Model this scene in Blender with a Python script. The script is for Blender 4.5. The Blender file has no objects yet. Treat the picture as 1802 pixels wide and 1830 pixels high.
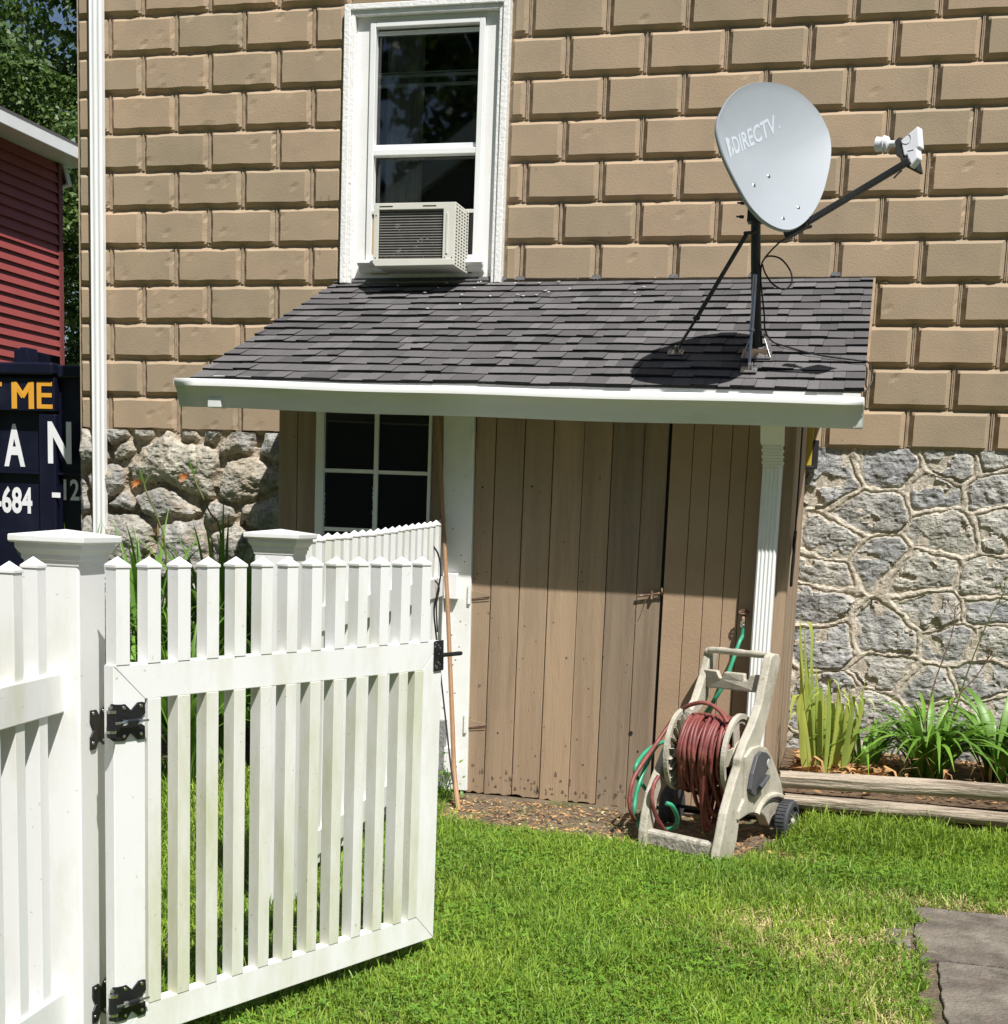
import bpy, bmesh, math, random
import numpy as np
from mathutils import Vector, Matrix
random.seed(7); np.random.seed(7)
scene = bpy.context.scene
COL = scene.collection

# ------------------------------------------------------------------ camera
CP = Vector((4.203093, -7.260412, 1.306915))
RX = Vector((0.9669561, 0.2521206, 0.0378291))
DN = Vector((0.0757132, -0.1423009, -0.9869235))
FW = Vector((-0.2434406, 0.9571759, -0.1566876))
FPX, CYP, IW, IH = 2491.79, 1319.57, 1802.0, 1830.0
cam_data = bpy.data.cameras.new("camera"); cam = bpy.data.objects.new("camera", cam_data)
COL.objects.link(cam); scene.camera = cam
m = Matrix((RX, -DN, -FW)).transposed().to_4x4(); m.translation = CP; cam.matrix_world = m
cam_data.sensor_fit = 'HORIZONTAL'; cam_data.sensor_width = 36
cam_data.lens = 36 * FPX / IW
cam_data.shift_y = (CYP - IH / 2) / IW
cam_data.clip_start = .05; cam_data.clip_end = 800

# ------------------------------------------------------------------ light
SUN = Vector((-.48, .58, -1.2)).normalized()          # direction the light travels
sl = bpy.data.lights.new("sun", 'SUN'); so = bpy.data.objects.new("sun", sl); COL.objects.link(so)
so.rotation_mode = 'QUATERNION'; so.rotation_quaternion = SUN.to_track_quat('-Z', 'Y')
sl.energy = 5.0; sl.angle = math.radians(.55); sl.color = (1, .97, .925)
world = bpy.data.worlds.new("World"); scene.world = world; world.use_nodes = True
wn = world.node_tree; bg = wn.nodes['Background']
sky = wn.nodes.new('ShaderNodeTexSky'); sky.sky_type = 'NISHITA'; sky.sun_disc = False
sky.sun_elevation = math.asin(-SUN.z); sky.sun_rotation = math.atan2(-SUN.x, -SUN.y)
sky.air_density = 1.0; sky.dust_density = 1.2
wn.links.new(sky.outputs[0], bg.inputs[0]); bg.inputs[1].default_value = .05
scene.view_settings.view_transform = 'Standard'; scene.view_settings.look = 'None'
scene.view_settings.exposure = .46; scene.view_settings.gamma = 1
scene.render.engine = 'CYCLES'

# ------------------------------------------------------------------ measuring helpers (points on real planes)
def ray(u, v): return RX * ((u - IW / 2) / FPX) + DN * ((v - CYP) / FPX) + FW
def onY(u, v, Y):
    t = ray(u, v); return CP + t * ((Y - CP.y) / t.y)
def onZ(u, v, Z=0.0):
    t = ray(u, v); return CP + t * ((Z - CP.z) / t.z)
def onPlane(u, v, P0, n):
    t = ray(u, v); return CP + t * ((Vector(P0) - CP).dot(n) / t.dot(n))

# ------------------------------------------------------------------ materials
def mat(name, base, rough=.6, var=.12, vs=6.0, bump=0.0, bs=120.0, metal=0.0, spots=None, tone=None,
        trans=0.0, streak=None, spec=.5, noise2=None, coat=0.0, bdist=.01, stretch=None):
    """spots=(colour, scale, threshold, amount); tone=(dark,light) multiplies by the mesh attribute 'tone'."""
    M = bpy.data.materials.new(name); M.use_nodes = True
    nt = M.node_tree; N = nt.nodes; L = nt.links; bs_ = N['Principled BSDF']
    tc = N.new('ShaderNodeTexCoord'); mp = N.new('ShaderNodeMapping'); L.new(tc.outputs['Object'], mp.inputs[0])
    if stretch: mp.inputs['Scale'].default_value = stretch
    n1 = N.new('ShaderNodeTexNoise'); n1.inputs['Scale'].default_value = vs; n1.inputs['Detail'].default_value = 6
    L.new(mp.outputs[0], n1.inputs['Vector'])
    mr = N.new('ShaderNodeMapRange'); mr.inputs[1].default_value = .3; mr.inputs[2].default_value = .7
    mr.inputs[3].default_value = 1 - var; mr.inputs[4].default_value = 1 + var
    L.new(n1.outputs[0], mr.inputs[0])
    rgb = N.new('ShaderNodeRGB'); rgb.outputs[0].default_value = (*base, 1)
    cur = rgb.outputs[0]
    if noise2:
        c2, sc, lo, hi = noise2
        n3 = N.new('ShaderNodeTexNoise'); n3.inputs['Scale'].default_value = sc; n3.inputs['Detail'].default_value = 8
        n3.inputs['Roughness'].default_value = .65
        L.new(mp.outputs[0], n3.inputs['Vector'])
        m3 = N.new('ShaderNodeMapRange'); m3.inputs[1].default_value = lo; m3.inputs[2].default_value = hi
        L.new(n3.outputs[0], m3.inputs[0])
        mx = N.new('ShaderNodeMix'); mx.data_type = 'RGBA'; L.new(m3.outputs[0], mx.inputs[0])
        L.new(cur, mx.inputs[6]); mx.inputs[7].default_value = (*c2, 1); cur = mx.outputs[2]
    if spots:
        c2, sc, th, am = spots
        n3 = N.new('ShaderNodeTexNoise'); n3.inputs['Scale'].default_value = sc; n3.inputs['Detail'].default_value = 3
        L.new(tc.outputs['Object'], n3.inputs['Vector'])
        m3 = N.new('ShaderNodeMapRange'); m3.inputs[1].default_value = th; m3.inputs[2].default_value = th + .03
        m3.inputs[4].default_value = am
        L.new(n3.outputs[0], m3.inputs[0])
        mx = N.new('ShaderNodeMix'); mx.data_type = 'RGBA'; L.new(m3.outputs[0], mx.inputs[0])
        L.new(cur, mx.inputs[6]); mx.inputs[7].default_value = (*c2, 1); cur = mx.outputs[2]
    mu = N.new('ShaderNodeVectorMath'); mu.operation = 'SCALE'; L.new(cur, mu.inputs[0]); L.new(mr.outputs[0], mu.inputs['Scale'])
    cur = mu.outputs[0]
    if tone:
        at = N.new('ShaderNodeAttribute'); at.attribute_name = 'tone'
        m4 = N.new('ShaderNodeMix'); m4.data_type = 'RGBA'; L.new(at.outputs['Fac'], m4.inputs[0])
        m4.inputs[6].default_value = (*tone[0], 1); m4.inputs[7].default_value = (*tone[1], 1)
        v2 = N.new('ShaderNodeVectorMath'); v2.operation = 'MULTIPLY'; L.new(cur, v2.inputs[0]); L.new(m4.outputs[2], v2.inputs[1])
        cur = v2.outputs[0]
    L.new(cur, bs_.inputs['Base Color'])
    bs_.inputs['Roughness'].default_value = rough; bs_.inputs['Metallic'].default_value = metal
    bs_.inputs['Specular IOR Level'].default_value = spec
    if coat: bs_.inputs['Coat Weight'].default_value = coat
    if bump:
        n2 = N.new('ShaderNodeTexNoise'); n2.inputs['Scale'].default_value = bs; n2.inputs['Detail'].default_value = 5
        n2.inputs['Roughness'].default_value = .6
        L.new(mp.outputs[0], n2.inputs['Vector'])
        b = N.new('ShaderNodeBump'); b.inputs['Strength'].default_value = bump; b.inputs['Distance'].default_value = bdist
        L.new(n2.outputs[0], b.inputs['Height']); L.new(b.outputs[0], bs_.inputs['Normal'])
    if trans:
        tr = N.new('ShaderNodeBsdfTranslucent'); L.new(cur, tr.inputs[0])
        ms = N.new('ShaderNodeMixShader'); ms.inputs[0].default_value = trans
        out = N['Material Output']; L.new(bs_.outputs[0], ms.inputs[1]); L.new(tr.outputs[0], ms.inputs[2]); L.new(ms.outputs[0], out.inputs[0])
    return M

STUCCO = mat('stucco', (.372, .278, .188), .85, .06, 3.0, .5, 110, bdist=.003, noise2=((.325, .250, .172), 4.5, .46, .68), spots=((.17, .13, .09), 45, .71, .6), tone=((.86,.90,.88),(1.05,1.03,1.0)))
MORTAR = mat('stucco_joint', (.385, .295, .205), .9, .12, 30, .6, 160, bdist=.004, noise2=((.27, .21, .15), 22, .5, .75))
def stone_mat(name, ca, cb, mort):
    M = mat(name, ca, .85, .24, 22, .7, 70, bdist=.012, noise2=(cb, 9, .42, .62), spots=((.09, .09, .09), 60, .60, .7), tone=None)
    nt = M.node_tree; N = nt.nodes; L = nt.links; B = N['Principled BSDF']
    src = B.inputs['Base Color'].links[0].from_socket
    at = N.new('ShaderNodeAttribute'); at.attribute_name = 'tone'
    st = N.new('ShaderNodeAttribute'); st.attribute_name = 'hue'
    t2 = N.new('ShaderNodeMix'); t2.data_type = 'RGBA'; L.new(st.outputs['Fac'], t2.inputs[0])
    t2.inputs[6].default_value = (.84, .85, .87, 1); t2.inputs[7].default_value = (1.14, 1.10, .98, 1)
    v2 = N.new('ShaderNodeVectorMath'); v2.operation = 'MULTIPLY'; L.new(src, v2.inputs[0]); L.new(t2.outputs[2], v2.inputs[1])
    nz = N.new('ShaderNodeTexNoise'); nz.inputs['Scale'].default_value = 40; nz.inputs['Detail'].default_value = 5
    tc = N.new('ShaderNodeTexCoord'); L.new(tc.outputs['Object'], nz.inputs['Vector'])
    mm = N.new('ShaderNodeMapRange'); mm.inputs[1].default_value = .35; mm.inputs[2].default_value = .7
    mm.inputs[3].default_value = .62; mm.inputs[4].default_value = 1.2; L.new(nz.outputs[0], mm.inputs[0])
    rgb = N.new('ShaderNodeRGB'); rgb.outputs[0].default_value = (*mort, 1)
    sc = N.new('ShaderNodeVectorMath'); sc.operation = 'SCALE'; L.new(rgb.outputs[0], sc.inputs[0]); L.new(mm.outputs[0], sc.inputs['Scale'])
    mx = N.new('ShaderNodeMix'); mx.data_type = 'RGBA'; L.new(at.outputs['Fac'], mx.inputs[0])
    L.new(v2.outputs[0], mx.inputs[6]); L.new(sc.outputs[0], mx.inputs[7]); L.new(mx.outputs[2], B.inputs['Base Color'])
    return M
STONE_R = stone_mat('fieldstone_pointed', (.31, .31, .31), (.48, .475, .455), (.53, .475, .385))
STONE_L = stone_mat('boulder_stone', (.30, .29, .27), (.48, .46, .42), (.44, .37, .28))
WHITE = mat('white_paint', (.80, .80, .785), .45, .04, 5, .25, 90, bdist=.004)
ROUGHWHITE = mat('flaking_white_paint', (.80, .80, .78), .6, .05, 8, .6, 60, bdist=.008, spots=((.25, .22, .18), 40, .72, .7))
POSTW = mat('worn_white_board', (.79, .80, .78), .55, .05, 6, .3, 70, bdist=.003, spots=((.30, .27, .22), 34, .73, .7), noise2=((.70, .71, .64), 4, .5, .75))
VINYL = mat('white_vinyl', (.80, .805, .80), .38, .03, 4, .05, 200, noise2=((.62, .61, .49), 6.5, .48, .80), stretch=(1, 1, .35), spots=((.42, .40, .31), 55, .71, .55))
VINYLM = mat('white_vinyl_mildewed', (.78, .78, .755), .45, .05, 6, .05, 200, noise2=((.54, .55, .40), 6.0, .40, .68), stretch=(1, 1, .3), spots=((.25, .24, .18), 90, .70, .6))
ALU = mat('white_aluminium', (.80, .81, .80), .32, .03, 5, .03, 200)
GUT = mat('shaded_gutter_enamel', (.70, .72, .70), .28, .05, 2.2, 0, noise2=((.60, .63, .56), 1.5, .5, .7), stretch=(1, 1, 5))  # darker white of the gutter face; shade is part of the colour
BOARD = mat('brown_boards', (.350, .255, .172), .68, .14, 2.2, .6, 60, bdist=.004, stretch=(3.5, 3.5, .22), noise2=((.235, .170, .115), 4.5, .44, .70), tone=((.76, .78, .80), (1.12, 1.09, 1.04)), spots=((.12, .08, .055), 26, .70, .7))
BOARD2 = mat('brown_bead_board', (.365, .252, .162), .62, .08, 4, .5, 60, bdist=.003, spots=((.45, .33, .22), 30, .72, .7))
DARK = mat('dark_gap', (.012, .011, .010), .9, .1, 5)
SHINGLE = mat('asphalt_shingle', (.108, .104, .105), .95, .35, 420, .8, 420, bdist=.004, tone=((.68, .67, .69), (1.42, 1.42, 1.42)), spots=((.40, .38, .35), 380, .66, .55))
SHEDGE = mat('shingle_butt_edge', (.018, .017, .018), .95, .2, 20)  # near-black bitumen edge; also paints the shadow line under each course
BLACKM = mat('black_powder_coat', (.012, .012, .014), .38, .1, 20, .15, 200)
STEELD = mat('dark_painted_steel', (.028, .029, .031), .42, .3, 8, .1, 120, noise2=((.07, .065, .06), 9, .55, .75))
GALV = mat('galvanised_steel', (.48, .48, .48), .38, .15, 20, metal=.85)
NICKEL = mat('nickel_screw', (.62, .61, .58), .25, .1, 30, metal=1)
DISHM = mat('dish_grey_enamel', (.29, .32, .35), .6, .03, 3, .03, 40, spec=.5)
DISHT = mat('dish_white_lettering', (.44, .49, .54), .45, .04, 5)
LNBW = mat('receiver_white_plastic', (.68, .69, .74), .5, .06, 12)
RUBBER = mat('black_rubber', (.014, .014, .015), .6, .2, 20)
TYRE = mat('grey_tyre_plastic', (.045, .047, .053), .65, .2, 20, .3, 120)
REELP = mat('weathered_beige_plastic', (.50, .465, .385), .68, .10, 9, .4, 130, noise2=((.30, .275, .205), 7, .44, .70), spots=((.17, .16, .10), 30, .68, .55))
REELG = mat('crank_grey_plastic', (.07, .072, .082), .5, .15, 14)
HOSER = mat('maroon_hose', (.185, .045, .040), .5, .2, 8, .15, 60, noise2=((.36, .13, .11), 7, .5, .7))
HOSEG = mat('green_hose', (.035, .30, .165), .4, .2, 12, noise2=((.02, .17, .10), 10, .5, .7))
WOOD = mat('weathered_log', (.43, .36, .275), .85, .2, 5, 1, 26, bdist=.02, stretch=(.22, 3, 3), noise2=((.15, .115, .08), 11, .50, .62))
STICK = mat('stick_wood', (.34, .195, .105), .7, .15, 6, .3, 40)
RUST = mat('rusty_iron', (.16, .085, .05), .7, .25, 40, .4, 150, noise2=((.30, .22, .16), 40, .5, .65))
GLASS = mat('dark_window_glass', (.012, .013, .015), .04, .05, 2, spec=.7)
def clear_glass():
    M = bpy.data.materials.new('clear_window_glass'); M.use_nodes = True; N = M.node_tree.nodes; L = M.node_tree.links
    N.remove(N['Principled BSDF']); t = N.new('ShaderNodeBsdfTransparent'); t.inputs[0].default_value = (.90, .91, .92, 1); g_ = N.new('ShaderNodeBsdfGlossy'); g_.inputs['Roughness'].default_value = .02
    f = N.new('ShaderNodeFresnel'); f.inputs[0].default_value = 1.75; x = N.new('ShaderNodeMixShader'); L.new(f.outputs[0], x.inputs[0]); L.new(t.outputs[0], x.inputs[1]); L.new(g_.outputs[0], x.inputs[2]); L.new(x.outputs[0], N['Material Output'].inputs[0]); return M
CGLASS = clear_glass()
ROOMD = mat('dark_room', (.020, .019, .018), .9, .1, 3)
CURT = mat('grey_curtain', (.42, .42, .41), .9, .15, 6)
ACW = mat('aged_ac_casing', (.66, .655, .58), .45, .05, 6)
FIN = mat('condenser_fins', (.16, .155, .145), .45, .25, 30, metal=.6, spots=((.6, .62, .66), 18, .66, .8))
SIDING = mat('red_vinyl_siding', (.30, .062, .056), .55, .08, 3)
NAVY = mat('navy_dumpster_enamel', (.007, .008, .022), .38, .2, 3, spec=.35, noise2=((.014, .015, .03), 3, .5, .7))
YELL = mat('yellow_paint', (.75, .36, .035), .5, .06, 8)
YTOOL = mat('yellow_tool', (.50, .36, .04), .45, .1, 9)
TXTW = mat('white_lettering', (.85, .86, .88), .5, .06, 8)
TXTG = mat('faded_grey_lettering', (.16, .165, .19), .5, .1, 8)
TEAL = mat('teal_metal_roof', (.16, .36, .33), .5, .1, 5)
PAVE = mat('mossy_paver', (.145, .120, .095), .9, .3, 14, 1, 70, bdist=.015, noise2=((.23, .205, .165), 5, .40, .66), spots=((.07, .06, .045), 55, .66, .5))
SOIL = mat('soil', (.16, .12, .078), .95, .35, 9, 1, 45, bdist=.03, noise2=((.12, .125, .045), 4, .5, .62), spots=((.30, .25, .17), 60, .62, .7))
MULCH = mat('mulch', (.15, .095, .055), .95, .4, 20, 1, 50, bdist=.03)
FARG = mat('far_grass', (.06, .10, .025), .95, .4, 9, 1, 40, bdist=.03)
GRASS = mat('grass_blade', (.235, .395, .048), .5, .16, 1.6, tone=((.50, .60, .55), (1.5, 1.22, 1.2)), trans=.34, spec=.35)
CLOVER = mat('clover_leaf', (.150, .300, .036), .5, .12, 3, tone=((.6, .7, .7), (1.4, 1.3, 1.1)), trans=.3, spec=.35)
STRAW = mat('dry_grass', (.56, .47, .25), .7, .2, 10, tone=((.6, .6, .5), (1.3, 1.25, 1.2)), trans=.2)
LEAF = mat('lily_leaf', (.120, .250, .040), .42, .2, 7, tone=((.6, .7, .7), (1.5, 1.4, 1.1)), trans=.32)
IRIS = mat('iris_leaf', (.42, .54, .12), .45, .12, 7, tone=((.45, .62, .6), (1.3, 1.1, 1.1)), trans=.35)
DRYL = mat('dead_leaf', (.42, .24, .11), .8, .3, 12, tone=((.5, .5, .5), (1.35, 1.3, 1.2)), trans=.12)
STALK = mat('plant_stalk', (.11, .13, .035), .6, .2, 14)
PETAL = mat('orange_petal', (.78, .33, .12), .5, .1, 20, trans=.3)
TREELEAF = mat('tree_leaf', (.075, .135, .028), .5, .2, 1.2, tone=((.45, .55, .5), (1.6, 1.45, 1.2)), trans=.3)
BARK = mat('bark', (.12, .095, .07), .9, .3, 10, .8, 30)
PEBBLE = mat('white_pebble', (.75, .74, .70), .7, .05, 20)
BARE = mat('bare_grey_cement', (.28, .27, .25), .9, .2, 25, .8, 80)

# ------------------------------------------------------------------ mesh builder
def origin_of(o):
    v = Vector((0, 0, 0))
    while o: v = v + o.location; o = o.parent
    return v
def link(o, parent=None):
    COL.objects.link(o)
    if parent: o.parent = parent
    return o
class MB:
    def __init__(s): s.v = []; s.f = []; s.t = []; s.mi = []; s.tone = 0.5; s.m = 0
    def add(s, vs, fs):
        b = len(s.v); s.v += [tuple(x) for x in vs]; s.t += [s.tone] * len(vs)
        for f in fs: s.f.append([b + i for i in f]); s.mi.append(s.m)
        return s
    def box(s, a, b):
        x0, y0, z0 = [min(a[i], b[i]) for i in range(3)]; x1, y1, z1 = [max(a[i], b[i]) for i in range(3)]
        return s.add([(x0,y0,z0),(x1,y0,z0),(x1,y1,z0),(x0,y1,z0),(x0,y0,z1),(x1,y0,z1),(x1,y1,z1),(x0,y1,z1)],
                     [(0,3,2,1),(4,5,6,7),(0,1,5,4),(1,2,6,5),(2,3,7,6),(3,0,4,7)])
    def obox(s, c, ax, ay, az):   # oriented box: centre and half axes
        c, ax, ay, az = map(Vector, (c, ax, ay, az)); vs = []
        for k in (-1, 1):
            for (i, j) in ((-1,-1),(1,-1),(1,1),(-1,1)): vs.append(c + ax*i + ay*j + az*k)
        return s.add(vs, [(0,3,2,1),(4,5,6,7),(0,1,5,4),(1,2,6,5),(2,3,7,6),(3,0,4,7)])
    def prism(s, poly, d):        # polygon (3D points) extruded by vector d
        n = len(poly); d = Vector(d); P = [Vector(p) for p in poly]
        s.add(P + [p + d for p in P], [list(range(n))[::-1], list(range(n, 2*n))] + [(i, (i+1) % n, n+(i+1) % n, n+i) for i in range(n)])
        return s
    def tube(s, pts, r, seg=10, smooth=0, caps=True, closed=False):
        P = [Vector(p) for p in pts]
        if smooth: P = catmull(P, smooth, closed)
        n = len(P); rr = r if callable(r) else (lambda t: r)
        vs = []; up = None
        for i, p in enumerate(P):
            if closed: d = (P[(i+1) % n] - P[i-1]).normalized()
            else: d = (P[min(i+1, n-1)] - P[max(i-1, 0)]).normalized()
            if up is None:
                up = d.orthogonal().normalized()
            up = (up - d * up.dot(d)).normalized(); q = d.cross(up)
            R = rr(i / (n-1))
            for k in range(seg):
                a = 2*math.pi*k/seg; vs.append(p + (up*math.cos(a) + q*math.sin(a))*R)
        fs = []
        for i in range(n if closed else n-1):
            for k in range(seg):
                j = (i+1) % n; fs.append((i*seg+k, i*seg+(k+1) % seg, j*seg+(k+1) % seg, j*seg+k))
        if caps and not closed: fs += [list(range(seg))[::-1], [(n-1)*seg+k for k in range(seg)]]
        return s.add(vs, fs)
    def lathe(s, c, ax, prof, seg=24):   # prof: (radius, height along ax)
        c = Vector(c); ax = Vector(ax).normalized(); u = ax.orthogonal().normalized(); w = ax.cross(u); vs = []; fs = []
        for (r, h) in prof:
            for k in range(seg):
                a = 2*math.pi*k/seg; vs.append(c + ax*h + (u*math.cos(a) + w*math.sin(a))*r)
        for i in range(len(prof)-1):
            for k in range(seg): fs.append((i*seg+k, i*seg+(k+1) % seg, (i+1)*seg+(k+1) % seg, (i+1)*seg+k))
        fs += [list(range(seg))[::-1], [(len(prof)-1)*seg+k for k in range(seg)]]
        return s.add(vs, fs)
    def ribbon(s, pts, wid, wdir, crease=.25):   # leaf strip with a crease
        P = [Vector(p) for p in pts]; n = len(P); vs = []; fs = []
        for i, p in enumerate(P):
            t = i/(n-1); d = (P[min(i+1, n-1)] - P[max(i-1, 0)]).normalized(); w = Vector(wdir); w = (w - d*w.dot(d)).normalized(); q = d.cross(w)
            W = wid*(min(1, .45+t*2.2))*(1-max(0, t-.45)/.55)**.8 if i < n-1 else .0005
            vs += [p - w*W + q*W*crease, p, p + w*W + q*W*crease]
        for i in range(n-1):
            for k in (0, 1): fs.append((i*3+k, i*3+k+1, i*3+k+4, i*3+k+3))
        return s.add(vs, fs)
    def build(s, name, mats, parent=None, smooth=False, bev=0, loc=None, sharp=40):
        if not isinstance(mats, (list, tuple)): mats = [mats]
        me = bpy.data.meshes.new(name)
        o = bpy.data.objects.new(name, me)
        off = origin_of(parent) if parent else Vector((0, 0, 0))
        if parent is None:
            off = Vector(loc) if loc is not None else Vector((sum(v[0] for v in s.v)/len(s.v), sum(v[1] for v in s.v)/len(s.v), min(v[2] for v in s.v)))
            o.location = off
        me.from_pydata([(v[0]-off.x, v[1]-off.y, v[2]-off.z) for v in s.v], [], s.f)
        for mt in mats: me.materials.append(mt)
        me.polygons.foreach_set('material_index', s.mi)
        at = me.attributes.new('tone', 'FLOAT', 'POINT'); at.data.foreach_set('value', s.t)
        bm = bmesh.new(); bm.from_mesh(me); bmesh.ops.recalc_face_normals(bm, faces=bm.faces[:]); bm.to_mesh(me); bm.free()
        if smooth:
            me.polygons.foreach_set('use_smooth', [True]*len(me.polygons))
            me.set_sharp_from_angle(angle=math.radians(sharp))
        me.update()
        link(o, parent)
        if bev:
            b = o.modifiers.new('bevel', 'BEVEL'); b.width = bev; b.segments = 2; b.limit_method = 'ANGLE'; b.angle_limit = math.radians(35)
        return o
def catmull(P, k, closed=False):
    out = []; n = len(P)
    for i in range(n if closed else n-1):
        if closed: p0, p1, p2, p3 = P[i-1], P[i], P[(i+1) % n], P[(i+2) % n]
        else: p0, p1, p2, p3 = P[max(i-1, 0)], P[i], P[i+1], P[min(i+2, n-1)]
        for j in range(k):
            t = j/k
            out.append(.5*((2*p1) + (p2-p0)*t + (2*p0-5*p1+4*p2-p3)*t*t + (3*p1-p0-3*p2+p3)*t**3))
    if not closed: out.append(P[-1])
    return out
def fast(name, V, F, mats, parent=None, tone=None, mi=None, smooth=False, extra=None, loc=(0, 0, 0)):
    me = bpy.data.meshes.new(name); V = np.asarray(V, np.float32) - np.array(loc, np.float32); F = np.asarray(F, np.int32); k = F.shape[1]
    me.vertices.add(len(V)); me.vertices.foreach_set('co', V.ravel())
    me.loops.add(F.size); me.loops.foreach_set('vertex_index', F.ravel())
    me.polygons.add(len(F)); me.polygons.foreach_set('loop_start', np.arange(0, F.size, k, dtype=np.int32)); me.polygons.foreach_set('loop_total', np.full(len(F), k, np.int32))
    if not isinstance(mats, (list, tuple)): mats = [mats]
    for mt in mats: me.materials.append(mt)
    if mi is not None: me.polygons.foreach_set('material_index', np.asarray(mi, np.int32))
    for nm, arr in dict(tone=tone, **(extra or {})).items():
        if arr is not None:
            at = me.attributes.new(nm, 'FLOAT', 'POINT'); at.data.foreach_set('value', np.asarray(arr, np.float32))
    me.polygons.foreach_set('use_smooth', np.full(len(F), bool(smooth)))
    me.update(calc_edges=True); me.validate()
    o = bpy.data.objects.new(name, me); link(o, parent)
    o.location = Vector(loc)
    if parent: o.location = Vector(loc) - origin_of(parent)
    return o
def thing(name, loc, label, cat, group=None):
    o = bpy.data.objects.new(name, None); o.empty_display_size = .1; COL.objects.link(o); o.location = Vector(loc)
    return tag(o, label, cat, group)
def tag(o, label=None, cat=None, group=None, kind=None):
    if label: o['label'] = label
    if cat: o['category'] = cat
    if group: o['group'] = group
    if kind: o['kind'] = kind
    return o
def text_mesh(txt, bold=0.0, fine=False):
    cu = bpy.data.curves.new('t', 'FONT'); cu.body = txt; cu.size = 1; cu.offset = bold; cu.resolution_u = 3
    o = bpy.data.objects.new('t', cu); COL.objects.link(o)
    dg = bpy.context.evaluated_depsgraph_get(); me = bpy.data.meshes.new_from_object(o.evaluated_get(dg))
    bm = bmesh.new(); bm.from_mesh(me)
    bmesh.ops.triangulate(bm, faces=bm.faces[:]); 
    if fine: bmesh.ops.subdivide_edges(bm, edges=[e for e in bm.edges if e.calc_length() > .25], cuts=2, use_grid_fill=False); bmesh.ops.triangulate(bm, faces=bm.faces[:])
    vs = [v.co.copy() for v in bm.verts]; fs = [[v.index for v in f.verts] for f in bm.faces]
    bm.free(); bpy.data.objects.remove(o)
    x0 = min(v.x for v in vs); x1 = max(v.x for v in vs); y0 = min(v.y for v in vs); y1 = max(v.y for v in vs)
    return [((v.x-x0)/(x1-x0), (v.y-y0)/(y1-y0)) for v in vs], fs, (x1-x0)/(y1-y0)
def vnoise(x, y, sc, seed):
    r = np.random.RandomState(seed); G = r.rand(256, 256); X = x*sc; Y = y*sc
    xi = np.floor(X).astype(int); yi = np.floor(Y).astype(int); fx = X-xi; fy = Y-yi; fx = fx*fx*(3-2*fx); fy = fy*fy*(3-2*fy)
    g = lambda a, b: G[a % 256, b % 256]
    return (g(xi, yi)*(1-fx)+g(xi+1, yi)*fx)*(1-fy)+(g(xi, yi+1)*(1-fx)+g(xi+1, yi+1)*fx)*fy
def fbm(x, y, sc, seed, o=4):
    s = 0; a = .5
    for i in range(o): s = s + a*vnoise(x, y, sc*2**i, seed+i); a *= .5
    return s/(1-.5**o)

# ================================================================== GROUND
def ground_h(x, y):
    return .085*np.clip((y+1.66)/.32, 0, 1)*np.clip((x-3.93)/.12, 0, 1)
g = MB(); g.add([(-150, -60, -.02), (150, -60, -.02), (150, 200, -.02), (-150, 200, -.02)], [(0, 1, 2, 3)])
tag(g.build('ground', FARG), kind='structure')
nx, ny = 120, 110
X, Y = np.meshgrid(np.linspace(-1.5, 7, nx), np.linspace(-6.5, 0.05, ny), indexing='ij')
Z = .010*(fbm(X, Y, 3, 5)-.5)*2 + .004*(X > 4.3)*(Y < -2.2) + .02*np.exp(-((Y+1.25)/.35)**2)*(X > 2.0)*(X < 4.0) + ground_h(X, Y)
idx = np.arange(nx*ny).reshape(nx, ny)
F = np.stack([idx[:-1, :-1], idx[1:, :-1], idx[1:, 1:], idx[:-1, 1:]], -1).reshape(-1, 4)
tag(fast('dirt_ground', np.stack([X, Y, Z], -1).reshape(-1, 3), F, SOIL, smooth=True), kind='structure')

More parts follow.
